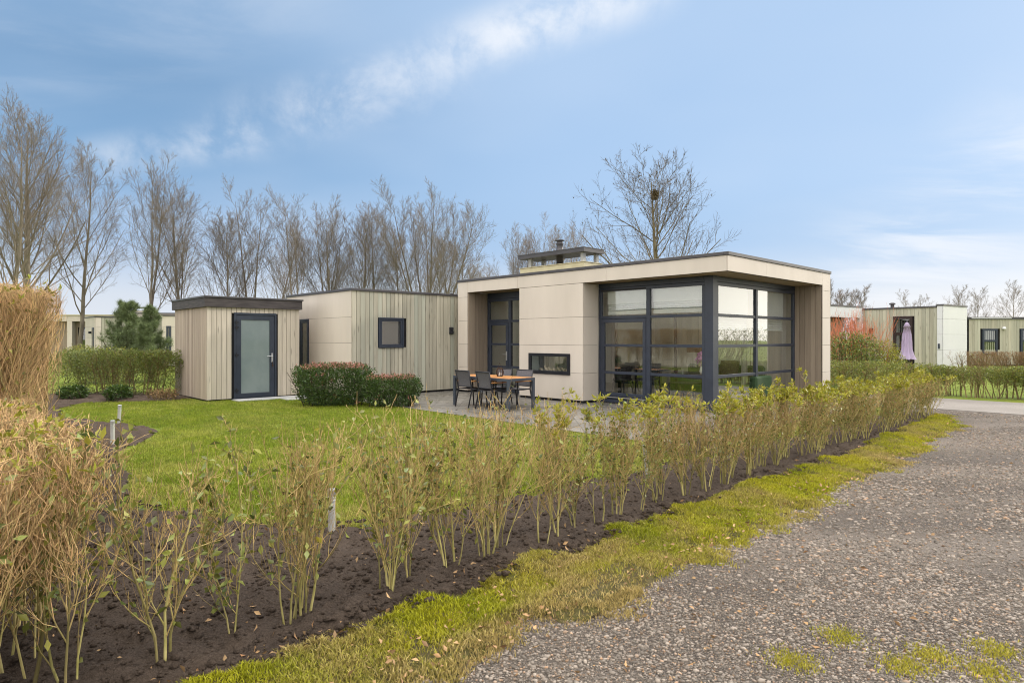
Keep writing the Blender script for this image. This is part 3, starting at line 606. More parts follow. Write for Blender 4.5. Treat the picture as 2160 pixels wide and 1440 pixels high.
for u, v in ((.265, .708), (.772, 1.358), (1.422, 1.93)): f.box(WB+.02, WB+.026, 2.395, 3.50, u, v)
f.build('pane', 'glass', GD)
MB().box(WB-.045, WB-.012, 2.3, 3.6, .145, .165).build('door_sill', 'steel', GD)
# corner post
MB().box(WB-.03, WB+.16, WA-.03, WA+.165, .03, ZS+.003).build('corner_post', 'frame_paint', H, .006)
# right big window
f = MB(); f.box(WB+.165, 4.77, WA, WA+.09, 2.76, ZS+.002); f.box(WB+.165, 4.77, WA-.03, WA+.09, .03, .10)
frame_a(f, WA+.005, .79, 4.765, .10, 2.755, .075, .075); f.box(2.60, 2.69, WA+.002, WA+.085, .175, 2.68)
for z in BZ: f.box(.866, 2.599, WA+.012, WA+.07, z-.032, z+.032).box(2.691, 4.689, WA+.012, WA+.07, z-.032, z+.032)
RW = f.build('side_window', 'frame_paint', H, .004)
f = MB()
for i in range(4):
    for u, v in ((.866, 2.599), (2.691, 4.689)): f.box(u, v, WA+.038, WA+.044, zz[i]+.032*(i > 0), zz[i+1]-.032*(i < 3))
f.build('pane', 'glass', RW)
MB().box(.62, 4.77, WA-.09, WA-.031, .10, .135).build('window_sill', 'steel', RW, .004)
# recessed door
f = MB(); f.box(DB, DB+.09, 5.84, 7.95, 2.70, ZS+.002); frame_b(f, DB+.005, 5.84, 7.95, .10, 2.695, .07, .08); f.box(DB+.002, DB+.09, 6.95, 7.05, .17, 2.625)
f.box(DB+.008, DB+.08, 7.05, 7.88, 2.03, 2.10); f.box(DB-.02, DB+.09, 5.84, 7.95, .03, .10)
for z in BZ: f.box(DB+.012, DB+.07, 5.91, 6.95, z-.032, z+.032)
DF = f.build('door_frame', 'frame_paint', H, .004)
f = MB()
for i in range(4): f.box(DB+.038, DB+.044, 5.91, 6.95, zz[i]+.032*(i > 0), min(zz[i+1]-.032*(i < 3), 2.625))
f.box(DB+.038, DB+.044, 7.05, 7.88, 2.10, 2.625); f.build('pane', 'glass', DF)
f = MB(); frame_b(f, DB-.012, 7.055, 7.875, .11, 2.025, .09, .07)
for z in (1.39, .74): f.box(DB-.006, DB+.05, 7.145, 7.785, z-.03, z+.03)
DR = f.build('front_door', 'frame_paint', H, .004)
f = MB()
for u, v in ((.20, .71), (.77, 1.36), (1.42, 1.935)): f.box(DB+.02, DB+.026, 7.145, 7.785, u, v)
f.build('pane', 'glass', DR)
MB().box(DB-.03, DB-.012, 7.08, 7.12, .93, 1.19).tube([(DB-.06, 7.10, 1.10), (DB-.065, 7.24, 1.10)], .011).tube([(DB-.02, 7.10, 1.10), (DB-.06, 7.10, 1.10)], .011).build('door_handle', 'steel', DR)
for z in (.5, 1.2, 1.8): MB().tube([(DB-.025, 7.89, z), (DB-.025, 7.89, z+.1)], .014).build('hinge', 'frame_paint', DR)
# interior shell
f = MB(); f.box(.86, LB-.03, .9, 8.2, .02, .10).build('inner_floor', 'inner_floor', H)
f = MB(); f.box(DB+.1, LB-.03, 8.1, 8.3, .1, 3.0); f.box(WB+.1, 3.0, WA+.1, 8.1, 2.92, 3.0).box(4.8, LB-.03, WA+.1, 8.1, 2.92, 3.0).box(3.0, 4.8, WA+.1, 1.3, 2.92, 3.0).box(3.0, 4.8, 3.1, 8.1, 2.92, 3.0); f.box(DB+.1, 3.2, 5.55, 5.65, .1, 2.9); f.box(.62, DB+.09, 3.75, 3.85, .1, 2.9); f.box(.62, .70, 3.85, 5.55, 1.3, 2.9); f.box(.62, .70, 3.85, 5.55, .1, .6); f.build('inner_wall', 'inner_wall', H)
f = MB(); planks(f, 46, .9, 8.1, lambda u, v, j, h: f.box(LB-.09+j, LB-.05+j, u, v, .1, 2.9) if v < 4.4 or u > 6.7 else f.box(LB-.09+j, LB-.05+j, u, v, 2.35, 2.9)); f.build('inner_cladding', 'inner_plank', H)
f = MB(); panels_b(f, .4, 4.4, JZ+[ZT], LB-.03, .025, (2.4,)); panels_b(f, 6.7, LA, JZ+[ZT], LB-.03, .025); panels_b(f, 4.4, 6.7, [2.35, ZT], LB-.03, .025); f.build('rear_wall', 'cream_panel', H)
f = MB(); frame_b(f, LB-.08, 4.4, 6.7, .1, 2.345, .07, .07); f.box(LB-.08, LB-.01, 5.5, 5.6, .171, 2.274); RR = f.build('rear_window', 'frame_paint', H)
MB().box(LB-.05, LB-.044, 4.47, 5.5, .17, 2.275).box(LB-.05, LB-.044, 5.6, 6.63, .17, 2.275).build('pane', 'glass', RR)
def blind(name, fn, z0, z1, n=5):
    mb = MB()
    mb_pts = []
    fold = [(z1, 0), (z0+.26, .0)]
    for i in range(n): fold += [(z0+.26-.05*i-.02, .045), (z0+.26-.05*i-.045, .004)]
    fold += [(z0, .012)]
    for (za, da), (zb, db) in zip(fold[:-1], fold[1:]): fn(mb, za, da, zb, db)
    return mb.build(name, 'blind_cloth', H)
def bl_a(u, v):
    def q(mb, za, da, zb, db): mb.add([(u, WA+.13+da, za), (v, WA+.13+da, za), (v, WA+.13+db, zb), (u, WA+.13+db, zb), (u, WA+.136+da, za), (v, WA+.136+da, za), (v, WA+.136+db, zb), (u, WA+.136+db, zb)], [(0, 1, 2, 3), (7, 6, 5, 4)])
    return q
def bl_b(u, v):
    def q(mb, za, da, zb, db): mb.add([(WB+.13+da, u, za), (WB+.13+da, v, za), (WB+.13+db, v, zb), (WB+.13+db, u, zb), (WB+.136+da, u, za), (WB+.136+da, v, za), (WB+.136+db, v, zb), (WB+.136+db, u, zb)], [(0, 1, 2, 3), (7, 6, 5, 4)])
    return q
blind('roman_blind', bl_a(.9, 2.45), 1.74, 2.9); blind('roman_blind', bl_a(2.72, 4.35), 1.74, 2.9)
blind('roman_blind', bl_b(.95, 2.2), 2.12, 2.9, 4); blind('roman_blind', bl_b(2.33, 3.5), 2.12, 2.9, 4)
# chimney on the roof (it crowns this house)
CX0, CX1, CY0, CY1 = .03, .72, 3.669, 5.839
f = MB(); f.box(CX0, CX1, CY0, CY1, 3.0, 3.375); CH = f.build('chimney', 'yellow_box', H, .004)
MB().box(CX0-.015, CX1+.015, CY0-.015, CY1+.015, 3.377, 3.392).build('coping', 'yellow_box', CH)
for x, y in ((CX0+.1, CY0+.1), (CX1-.1, CY0+.1), (CX0+.1, CY1-.3), (CX1-.1, CY1-.3)):
    MB().box(x-.045, x+.045, y-.045, y+.045, 3.392, 3.62).build('post', 'paver_light', CH)
pt = MB(); pt.box(CX0-.04, CX1+.04, CY0-.04, CY1+.04, 3.62, 3.635); pt.box(CX0-.04, CX0-.03, CY0-.04, CY1+.04, 3.635, 3.715).box(CX1+.03, CX1+.04, CY0-.04, CY1+.04, 3.635, 3.715).box(CX0-.03, CX1+.03, CY0-.04, CY0-.03, 3.635, 3.715).box(CX0-.03, CX1+.03, CY1+.03, CY1+.04, 3.635, 3.715).box(CX0-.05, CX1+.05, CY0-.05, CY1+.05, 3.715, 3.727)
pt.build('rain_plate', 'cap_metal', CH)
MB().lathe([(.09, 3.392), (.09, 3.75), (.115, 3.76), (.10, 3.80), (.085, 3.82), (.085, 3.93), (.095, 3.94), (.095, 3.97), (.075, 3.98), (.075, 4.02), (.125, 4.03), (.125, 4.045), (.02, 4.06)], 20, (.38, 4.75)).build('flue', 'cap_metal', CH, 0, True)

# ------------------------------------------------------------------ the plank clad wing behind
A0, B0, A1, ZB = 8.7, -3.275, 12.63, 2.80
K = thing('clad_annexe', 'lower annexe with greenish vertical planks, cream side and one small window', 'house', (OX, OY, 0), TH)
f = MB(); wx0, wx1, wz0, wz1 = -2.484, -1.686, 1.30, 2.12
n_ = 30; wv = (0.6-B0)/n_
for i in range(n_):
    u, v = B0+.008+i*wv, B0+.008+(i+1)*wv-.011; j = f.rng.normal(0, .0015); h = (f.rng.random() < .4)*f.rng.random()*.7
    if v < wx0+.02 or u > wx1-.02: f.box(u, v, A0+j, A0+.025+j, .07, ZB, None, h)
    else: r_ = f.rng.random(); f.box(u, v, A0+j, A0+.025+j, .07, wz0+.01, r_, h).box(u, v, A0+j, A0+.025+j, wz1-.01, ZB, r_, h)
f.build('wall_cladding', 'green_plank', K)
nx0, nx1 = 11.16, 11.72
f = MB()
for (u, v) in ((.07, .76), (.76, 1.435), (1.435, 2.115)): panels_b(f, A0+.03, nx0, [u, v], B0-.002, .022); panels_b(f, nx1, A1, [u, v], B0-.002, .022)
panels_b(f, A0+.03, nx0, [2.115, ZB], B0-.002, .022); panels_b(f, nx0, A1, [2.115, ZB], B0-.002, .022); panels_b(f, nx0, nx1, [.07, .25], B0-.002, .022)
f.build('side_panels', 'cream_panel', K, .002)
MB().box(B0+.03, .6, A0+.04, A1, 0.0, ZB-.01).build('inner_core', 'black_plinth', K)
f = MB(); f.box(B0-.03, .7, A0-.03, A0+.08, ZB, ZB+.065).box(B0-.03, B0+.08, A0+.08, A1+.02, ZB, ZB+.065).box(-.05, .05, A0-.028, A0+.02, ZB+.066, ZB+.09); f.build('roof_edge', 'cap_metal', K, .005)
MB().box(B0+.08, .7, A0+.08, A1, ZB-.008, ZB+.02).build('roof', 'roof_felt', K)
f = MB(); frame_a(f, A0-.03, wx0, wx1, wz0, wz1, .05, .08); frame_a(f, A0-.02, wx0+.055, wx1-.055, wz0+.055, wz1-.055, .045, .05)
KW = f.build('window', 'frame_paint', K, .004)
MB().box(wx0+.1, wx1-.1, A0+.005, A0+.01, wz0+.1, wz1-.1).build('pane', 'glass', KW)
MB().box(wx0+.1, wx1-.1, A0+.02, A0+.036, wz0+.1, wz1-.1).build('insect_screen', 'sling', KW)
f = MB(); frame_b(f, B0-.03, nx0, nx1, .25, 2.115, .06, .07); frame_b(f, B0-.02, nx0+.065, nx1-.065, .315, 2.05, .05, .05)
KN = f.build('narrow_window', 'frame_paint', K, .004)
MB().box(B0+.0, B0+.006, nx0+.11, nx1-.11, .36, 2.0).build('pane', 'glass', KN)
f = MB()
for i in range(6): f.box(B0+.012, B0+.02, nx0+.11, nx1-.11, 1.80+i*.03, 1.822+i*.03)
f.build('blind_slat', 'brown_cloth', KN)
f = MB(); f.box(-.105, .025, A0-.035, A0-.003, 1.68, 1.89).build('wall_lamp', 'dark_frame', K, .01).children
wl = MB().box(-.09, .01, A0-.085, A0-.036, 1.69, 1.78).box(-.085, .005, A0-.085, A0-.036, 1.80, 1.88).lathe([(.012, 1.785), (.012, 1.795)], 8, (-.04, A0-.09)).build('lamp_shade', 'dark_frame', K, .006)

# ------------------------------------------------------------------ shed
sc_ = W(-6.301, 10.362)
SH = thing('garden_shed', 'small flat roofed plank shed with dark frosted glass door', 'shed', (sc_[0], sc_[1], 0), TH)
SW, SD, SZ = 2.367, 2.64, 2.33
f = MB(); n_ = 20; wv = SW/n_
for i in range(n_):
    u, v = .004+i*wv, (i+1)*wv-.006; j = f.rng.normal(0, .0015)
    if v < .66 or u > 1.72: f.box(u, v, j, .022+j, .04, SZ)
    else: f.box(u, v, j, .022+j, 2.2, SZ)
f.build('front_cladding', 'grey_plank', SH)
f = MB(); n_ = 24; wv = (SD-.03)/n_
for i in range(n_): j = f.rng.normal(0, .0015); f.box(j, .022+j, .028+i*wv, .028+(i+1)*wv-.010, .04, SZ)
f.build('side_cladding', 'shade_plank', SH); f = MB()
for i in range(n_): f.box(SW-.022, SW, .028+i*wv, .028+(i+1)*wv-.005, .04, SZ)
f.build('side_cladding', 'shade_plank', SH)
MB().box(.03, .65, .03, SD-.02, 0, SZ).box(1.735, SW-.03, .03, SD-.02, 0, SZ).box(.65, 1.735, .12, SD-.02, 0, SZ).box(.65, 1.735, .03, .12, 2.21, SZ).build('inner_core', 'black_plinth', SH)
f = MB(); f.box(-.06, SW+.06, -.06, -.03, SZ, SZ+.23).box(-.06, -.03, -.03, SD+.03, SZ, SZ+.23).box(SW+.03, SW+.06, -.03, SD+.03, SZ, SZ+.23).box(-.06, SW+.06, SD+.03, SD+.06, SZ, SZ+.23); f.build('fascia', 'dark_wood', SH, .003)
f = MB(); f.box(-.085, SW+.085, -.085, SD+.085, SZ+.232, SZ+.275); f.build('roof_edge', 'cap_metal', SH, .004)
MB().box(-.03, SW+.03, -.03, SD+.03, SZ+.005, SZ+.2).build('roof', 'dark_wood', SH)
f = MB(); f.box(.65, .70, -.015, .10, .03, 2.21).box(1.685, 1.735, -.015, .10, .03, 2.21).box(.70, 1.685, -.015, .10, 2.155, 2.21).box(.65, 1.735, -.02, .10, .0, .03); f.build('door_frame', 'frame_paint', SH, .003)
f = MB(); frame_a(f, .0, .705, 1.68, .035, 2.15, .12, .05); SDo = f.build('door', 'frame_paint', SH, .003)
MB().box(.82, 1.565, .02, .028, .15, 2.035).build('pane', 'frosted', SDo)
f = MB(); f.box(1.60, 1.64, -.012, .0, .93, 1.17).tube([(1.62, -.01, 1.09), (1.62, -.05, 1.09), (1.47, -.055, 1.09)], .011, 8); f.build('door_handle', 'steel', SDo)
f = MB(); f.tube([(1.62, -.013, .95), (1.622, -.03, .94), (1.628, -.03, .83)], .006, 6).box(1.61, 1.645, -.035, -.03, .82, .88); f.build('key', 'lantern_wire', SDo)
for z in (.22, 1.12, 1.82, 1.95): MB().box(.655, .76, -.03, -.0, z, z+.035).tube([(.70, -.03, z-.04), (.70, -.03, z+.07)], .014, 8).build('hinge', 'dark_frame', SDo)

# ------------------------------------------------------------------ terrace furniture
def table():
    t = thing('garden_table', 'slatted teak garden table with grey metal legs on the terrace', 'table', (*W(-2.43, 3.66), .014), TH)
    Lx, Ly, h = .80, 1.88, .69
    f = MB(); n_ = 7
    for i in range(n_): f.box(.02+i*(Lx-.04)/n_, .02+(i+1)*(Lx-.04)/n_-.005, .02, Ly-.02, h-.022, h)
    f.build('tabletop', 'teak', t, .002)
    f = MB(); f.box(.0, .018, 0, Ly, h-.06, h-.004).box(Lx-.018, Lx, 0, Ly, h-.06, h-.004).box(.018, Lx-.018, 0, .018, h-.06, h-.004).box(.018, Lx-.018, Ly-.018, Ly, h-.06, h-.004).box(.018, Lx-.018, Ly/2-.03, Ly/2+.03, h-.055, h-.026)
    f.build('apron', 'anthracite', t, .002)
    for x, y, sx, sy in ((0, 0, 1, 1), (Lx, 0, -1, 1), (0, Ly, 1, -1), (Lx, Ly, -1, -1)):
        f = MB(); f.box(x, x+sx*.06, y, y+sy*.06, 0, h-.06)
        f.prism([(x+sx*.06, h-.06), (x+sx*.06, h-.115), (x+sx*.075, h-.08), (x+sx*.11, h-.06)], min(y, y+sy*.03), max(y, y+sy*.03), 1)
        f.build('leg', 'anthracite', t, .004)
    ln = thing('lantern', 'small dark wire lantern holding a white candle on the teak table', 'lantern', (*W(-1.98, 4.42), .014+h), TH)
    f = MB()
    for i in range(12):
        an = i*math.pi/6; c_, s_ = math.cos(an), math.sin(an)
        f.tube([(.055*c_, .055*s_, .005), (.085*c_, .085*s_, .07), (.085*c_, .085*s_, .11), (.05*c_, .05*s_, .19)], .007, 5)
    f.lathe([(.06, 0), (.06, .012)], 16); f.lathe([(.052, .185), (.052, .2)], 16); f.build('cage', 'lantern_wire', ln)
    MB().lathe([(.035, .012), (.035, .085), (.003, .088), (.003, .1)], 14).build('candle', 'candle', ln)
    pts = [(0, .05*math.cos(x), .2+.08*math.sin(x)) for x in np.linspace(0, math.pi, 9)]
    MB().tube(pts, .004, 6).tube([(0, 0, .28), (0, 0, .31)], .005, 6).build('handle', 'lantern_wire', ln)
table()
def make_chair(loc, rz, label):
    t = thing('garden_chair', label, 'chair', loc, rz, 'sling chairs round the terrace table')
    w, sh, bh, d = .50, .405, .82, .46      # local: faces +y, rear at y=0
    for s in (-1, 1):
        x = s*(w/2-.015)
        MB().tube([(x, -.07, 0), (x, .03, sh), (x, .0, sh+.12), (x, -.06, bh)], [.014, .016, .016, .014], 8).build('rear_leg', 'dark_frame', t, 0, True)
        MB().tube([(x, d+.02, 0), (x, d-.01, sh), (x, d-.02, .575)], [.014, .016, .014], 8).build('front_leg', 'dark_frame', t, 0, True)
        f = MB(); f.box(x-.022, x+.022, -.01, d+.03, .575, .598); f.build('armrest', 'teak', t, .004)
        MB().tube([(x, .03, sh), (x, d-.01, sh)], .014, 8).build('seat_rail', 'dark_frame', t, 0, True)
    n = 9; V = []; F = []
    for i in range(n):
        y = .03+(d-.04)*i/(n-1); z = sh+.004-.018*math.sin(math.pi*i/(n-1))
        V += [(-w/2+.02, y, z), (w/2-.02, y, z)]
        if i: F.append((2*i-2, 2*i-1, 2*i+1, 2*i))
    o = MB().add(V, F).build('seat', 'sling', t); so_ = o.modifiers.new('thickness', 'SOLIDIFY'); so_.thickness = .006
    V = []; F = []
    for i in range(n):
        u = i/(n-1); z = sh+.06+(bh-sh-.06)*u; y = .02-.085*u+.012*math.sin(math.pi*u)
        V += [(-w/2+.02, y, z), (w/2-.02, y, z)]
        if i: F.append((2*i-2, 2*i-1, 2*i+1, 2*i))
    o = MB().add(V, F).build('backrest', 'sling', t); so_ = o.modifiers.new('thickness', 'SOLIDIFY'); so_.thickness = .006
    for y_, z_, r_ in ((-.064, bh-.004, .014), (.01, sh+.055, .009), (d-.01, sh, .012)): MB().tube([(-w/2+.01, y_, z_), (w/2-.01, y_, z_)], r_, 8).build('cross_rail', 'dark_frame', t, 0, True)
    return t
CHL = ['grey sling chair on the lawn side of the teak table, farther from the camera', 'grey sling chair on the lawn side of the teak table, nearest the camera', 'grey sling chair across the teak table, behind the lantern', 'grey sling chair across the teak table, in front of the fireplace wall']
ch0 = make_chair((*W(-2.52, 5.02), .014), TH-R(90), CHL[0])
for (b, a, r_), lb in zip(((-2.54, 4.30, -93), (-1.36, 4.98, 90), (-1.40, 4.26, 93)), CHL[1:]):
    c = copy_tree(ch0); c.location = (*W(b, a), .014); c.rotation_euler = (0, 0, TH+R(r_)); c['label'] = lb

# ------------------------------------------------------------------ things seen inside through the glass
def inside():
    t = thing('dining_table', 'dark dining table inside behind the terrace door glass', 'table', (*W(1.75, 3.1), .1), TH)
    MB().box(-.4, .4, -.75, .65, .70, .73).build('tabletop', 'chair_black', t, .004)
    for x in (-.35, .35):
        for y in (-.65, .55): MB().box(x-.025, x+.025, y-.025, y+.025, 0, .70).build('leg', 'chair_black', t)
    def dchair(b, a, rz, lb):
        t = thing('dining_chair', lb, 'chair', (*W(b, a), .1), TH+R(rz), 'black dining chairs inside the chalet')
        f = MB(); pr = []
        for i in range(9):
            an = R(-110+i*27.5); pr.append((.24*math.sin(an), -.2*math.cos(an)))
        for i in range(8):
            (x0, y0), (x1, y1) = pr[i], pr[i+1]; h0 = .78-.16*abs(i-4)/4; h1 = .78-.16*abs(i+1-4)/4
            f.add([(x0, y0, .44), (x1, y1, .44), (x1*1.08, y1*1.15, h1), (x0*1.08, y0*1.15, h0), (x0*.88, y0*.88, .44), (x1*.88, y1*.88, .44), (x1*.98, y1*1.05, h1), (x0*.98, y0*1.05, h0)], [(0, 1, 2, 3), (7, 6, 5, 4), (3, 2, 6, 7)])
        f.build('backrest', 'chair_black', t)
        MB().lathe([(.2, .40), (.24, .42), (.24, .46), (.2, .48)], 16).build('seat', 'chair_black', t, 0, True)
        for x, y in ((-.2, -.2), (.2, -.2), (-.2, .2), (.2, .2)): MB().tube([(x*.7, y*.7, .41), (x, y, 0)], .014, 6).build('leg', 'chair_black', t)
    dchair(1.25, 3.45, 0, 'black shell dining chair inside nearest the terrace door'); dchair(1.2, 2.7, -12, 'black shell dining chair with a pale cushion side inside the door'); dchair(2.3, 3.35, 170, 'black shell dining chair at the far side of the inside table')
    t = thing('sofa', 'dark green sofa inside behind the large window', 'sofa', (*W(2.9, 1.75), .1), TH+R(90))
    MB().box(-1.0, 1.0, -.4, .4, .08, .42).build('seat', 'sofa_green', t, .05); MB().box(-1.0, 1.0, -.42, -.2, .42, .80).build('backrest', 'sofa_green', t, .05)
    MB().box(-1.15, -1.0, -.42, .4, .08, .58).build('armrest', 'sofa_green', t, .04); MB().box(1.0, 1.15, -.42, .4, .08, .58).build('armrest', 'sofa_green', t, .04)
    f = MB(); f.add(*pillow(.5, .36, .16)); o = f.build('cushion', 'brown_cloth', None, 0, True, (*W(2.65, 1.35), .86), TH); o.rotation_euler = (R(70), 0, TH-R(90)); tag(o, 'dark brown cushion leaning on the sofa behind the window', 'cushion')
    t = thing('vase_of_flowers', 'pink and purple flowers in a vase behind the corner glass', 'flowers', (*W(1.25, 1.25), .1))
    MB().lathe([(.2, 0), (.22, .02), (.03, .04), (.03, .60), (.25, .62), (.25, .65)], 20).build('stand', 'chair_black', t, 0, True)
    MB().lathe([(.05, .65), (.075, .72), (.05, .83), (.04, .86)], 16).build('vase', 'candle', t, 0, True)
    r2 = np.random.default_rng(5); q = nrm(r2.normal(0, 1, (160, 3)))*r2.uniform(.05, .15, (160, 1))+[0, 0, .98]
    link('blossom', leaves_mesh('blossom', q, r2, (.05, .09), .2, .9), 'pink_flower', t); link('leaf', leaves_mesh('leaf', q[:60]-[0, 0, .06], r2, (.06, .1), -.1, .4), 'leaf_green', t)
    t = thing('pendant_lamp', 'brown drum pendant lamp hanging inside behind the side window', 'lamp', (*W(2.35, 2.0), 0))
    MB().lathe([(.26, 1.22), (.26, 1.38)], 28).build('lamp_shade', 'lamp_brown', t, 0); MB().tube([(0, 0, 1.38), (0, 0, 2.92)], .006, 6).build('cord', 'chair_black', t)
    t = thing('floor_lamp', 'thin dark floor lamp inside behind the right hand glass', 'lamp', (*W(3.3, 1.15), .1))
    MB().lathe([(.13, 0), (.13, .02)], 20).build('base', 'chair_black', t); MB().tube([(0, 0, .02), (.03, 0, 1.45)], .009, 6).build('pole', 'chair_black', t); MB().lathe([(.02, 1.45), (.05, 1.40), (.06, 1.36)], 12, (.03, 0)).build('lamp_shade', 'chair_black', t)
    t = thing('coffee_table', 'low black wire coffee table inside before the sofa', 'table', (*W(1.7, 1.9), .1), TH)
    f = MB()
    for x in (-.3, .3):
        for y in (-.3, .3): f.box(x-.01, x+.01, y-.01, y+.01, 0, .4)
    f.build('frame', 'chair_black', t); MB().box(-.32, .32, -.32, .32, .40, .42).build('tabletop', 'chair_black', t)
    # pale curtain
    def curtain(x0, y0, x1, y1, lb):
        n = 28; V = []; F = []
        for i in range(n):
            u = i/(n-1); k = .03*math.sin(u*22); nx_, ny_ = -(y1-y0), x1-x0; l_ = math.hypot(nx_, ny_)
            V += [(x0+(x1-x0)*u+nx_/l_*k, y0+(y1-y0)*u+ny_/l_*k, z) for z in (.13, 2.88)]
            if i: F.append((2*i-2, 2*i, 2*i+1, 2*i-1))
        o = MB().add(V, F).build('curtain', 'curtain', None, 0, True, (OX, OY, 0), TH); s_ = o.modifiers.new('thickness', 'SOLIDIFY'); s_.thickness = .004
        tag(o, lb, 'curtain')
    curtain(4.42, .88, 4.72, .88, 'pale curtain gathered at the far end of the side window'); curtain(2.40, .90, 2.66, .90, 'pale curtain gathered at the middle post of the side window')
def pillow(w, h, d, n=10):
    V = []; F = []
    for s in (1, -1):
        o = len(V)
        for i in range(n+1):
            for j in range(n+1):
                u, v = i/n*2-1, j/n*2-1; k = max(0, (1-u*u)*(1-v*v))**.5
                V.append((u*w/2*(1-.06*v*v), v*h/2*(1-.06*u*u), s*d/2*k))
        for i in range(n):
            for j in range(n):
                q = [o+i*(n+1)+j, o+(i+1)*(n+1)+j, o+(i+1)*(n+1)+j+1, o+i*(n+1)+j+1]; F.append(q if s > 0 else q[::-1])
    return V, F
inside()

# ------------------------------------------------------------------ bollard lights
def bollard(loc, label, tilt=0):
    t = thing('bollard_light', label, 'garden light', loc, 0, 'silver bollard lights along the beds'); t.rotation_euler = (0, tilt, 0)
    MB().lathe([(.028, -.05), (.028, .26)], 20).build('post', 'silver_weathered', t, 0)
    MB().lathe([(.031, .262), (.031, .27), (.027, .272), (.027, .285), (.031, .287), (.031, .295), (.027, .297), (.027, .31)], 20).build('louvre_head', 'silver_weathered', t, 0)
    MB().lathe([(.032, .312), (.032, .352), (.028, .356), (.002, .357)], 20).build('cap', 'steel', t, 0)
    return t
bollard((-1.40, 4.86, .03), 'silver bollard light standing at the lawn edge near the front of the hedge row')
bollard((1.49, 6.87, .03), 'slightly tilted silver bollard light among the middle of the hedge row', R(-5))
bollard((-5.70, 8.93, .03), 'nearer silver bollard light in the soil bed by the twiggy hedge')
bollard((-7.10, 11.3, .0), 'farther silver bollard light leaning by the twiggy hedge', R(3))

# ------------------------------------------------------------------ foreground hedge row: one shrub at a time
ORD = ['first', 'second', 'third', 'fourth', 'fifth', 'sixth', 'seventh', 'eighth', 'ninth', 'tenth', 'eleventh', 'twelfth', 'thirteenth', 'fourteenth', 'fifteenth', 'sixteenth', 'seventeenth', 'eighteenth', 'nineteenth', 'twentieth', 'twenty-first', 'twenty-second', 'twenty-third', 'twenty-fourth', 'twenty-fifth', 'twenty-sixth', 'twenty-seventh', 'twenty-eighth', 'twenty-ninth', 'thirtieth']
def shrub_meshes(seed, Hh, nst, dens, nleaf, yellow, wide=.22):
    rg = np.random.default_rng(seed); tw = Twigs(rg)
    a_ = rg.random(nst)*6.283; lean = np.radians(rg.uniform(2, 13, nst)); K_ = 7
    P = np.empty((nst, K_, 3)); P[:, 0] = np.stack([np.cos(a_)*.035, np.sin(a_)*.035, np.full(nst, -.02)], -1)
    d = np.stack([np.cos(a_)*np.sin(lean), np.sin(a_)*np.sin(lean), np.cos(lean)], -1); ln = Hh*rg.uniform(.70, .95, nst)
    for k in range(1, K_):
        d = nrm(d+np.array([0, 0, .05])+rg.normal(0, .085, (nst, 3))); P[:, k] = P[:, k-1]+d*(ln/(K_-1))[:, None]
    r0 = rg.uniform(.0038, .008, nst); R_ = r0[:, None]*np.linspace(1, .42, K_)
    tw.add(P, R_, 0.02, 6); par = (P, R_, ln)
    l1 = grow(rg, par, 9 if dens < 1.05 else 7, (.14, .98), (16, 44), (.28, .58), .45, 5, .6, .42, .6, .0024); tw.add(l1[0], l1[1], .30, 4)
    l2 = grow(rg, l1, max(2, round(4*min(dens, 2-dens))), (.25, 1), (20, 52), (.3, .8), .3, 4, .55, .42, .7, .0018); tw.add(l2[0], l2[1], .65, 3)
    sel = l2[0][:, :, 2].mean(1) > Hh*.45
    l2s = tuple(x[sel] for x in l2)
    l3 = grow(rg, l2s, 2, (.3, 1), (16, 45), (.4, .9), .2, 3, .6, .35, .85, .0016, .05); 
    ls = grow(rg, l1, 3 if dens < .9 else 4 if dens < 1.05 else 3, (.1, 1), (6, 26), (.5, 1.0), .25, 4, 1.3, .25, .62, .0014, Hh*.2)
    qs = ls[0]; ov = np.maximum(qs[:, -1, 2]-Hh*rg.normal(1.0, .05, len(qs)), 0)/np.maximum(qs[:, -1, 2]-qs[:, 0, 2], .01); qs = qs[:, :1]+(qs-qs[:, :1])*(1-np.clip(ov, 0, .9))[:, None, None]; tw.add(qs, ls[1], .75, 3)
    allp = np.concatenate([l1[0].reshape(-1, 3), l2[0].reshape(-1, 3), qs.reshape(-1, 3)])
    q3 = l3[0]; top = Hh*rg.normal(1.0, .065, len(q3)); over = q3[:, -1, 2] > top        # clipped at hedge height
    q3[over] = q3[over, :1]+(q3[over]-q3[over, :1])*.35; tw.add(q3, l3[1], .95, 3)
    lp = allp[rg.integers(0, len(allp), nleaf)]; lp = lp[lp[:, 2] > .12]
    lm = leaves_mesh('leaves', lp, rg, (.026, .058) if dens < .9 else (.018, .042), .1, .5, None, .34)
    ym = None
    if yellow:
        tips = np.concatenate([l2[0][:, -1], q3[:, -1]]); tips = tips[tips[:, 2] > Hh*.86]
        if len(tips):
            tips = tips[rg.integers(0, len(tips), yellow)]; tips = np.repeat(tips, 5, 0)
            ym = leaves_mesh('young_leaves', tips, rg, (.034, .066), .9, .34, None, .12)
    return tw.mesh('stems'), lm, ym
bs_ = [-11.25, -10.95, -10.6, -10.25]
while bs_[-1] < 3.15:
    b = bs_[-1]; bs_.append(b+random.uniform(.22, .36)*(1 if b < -5 else .92))
nS = len(bs_); proto = []
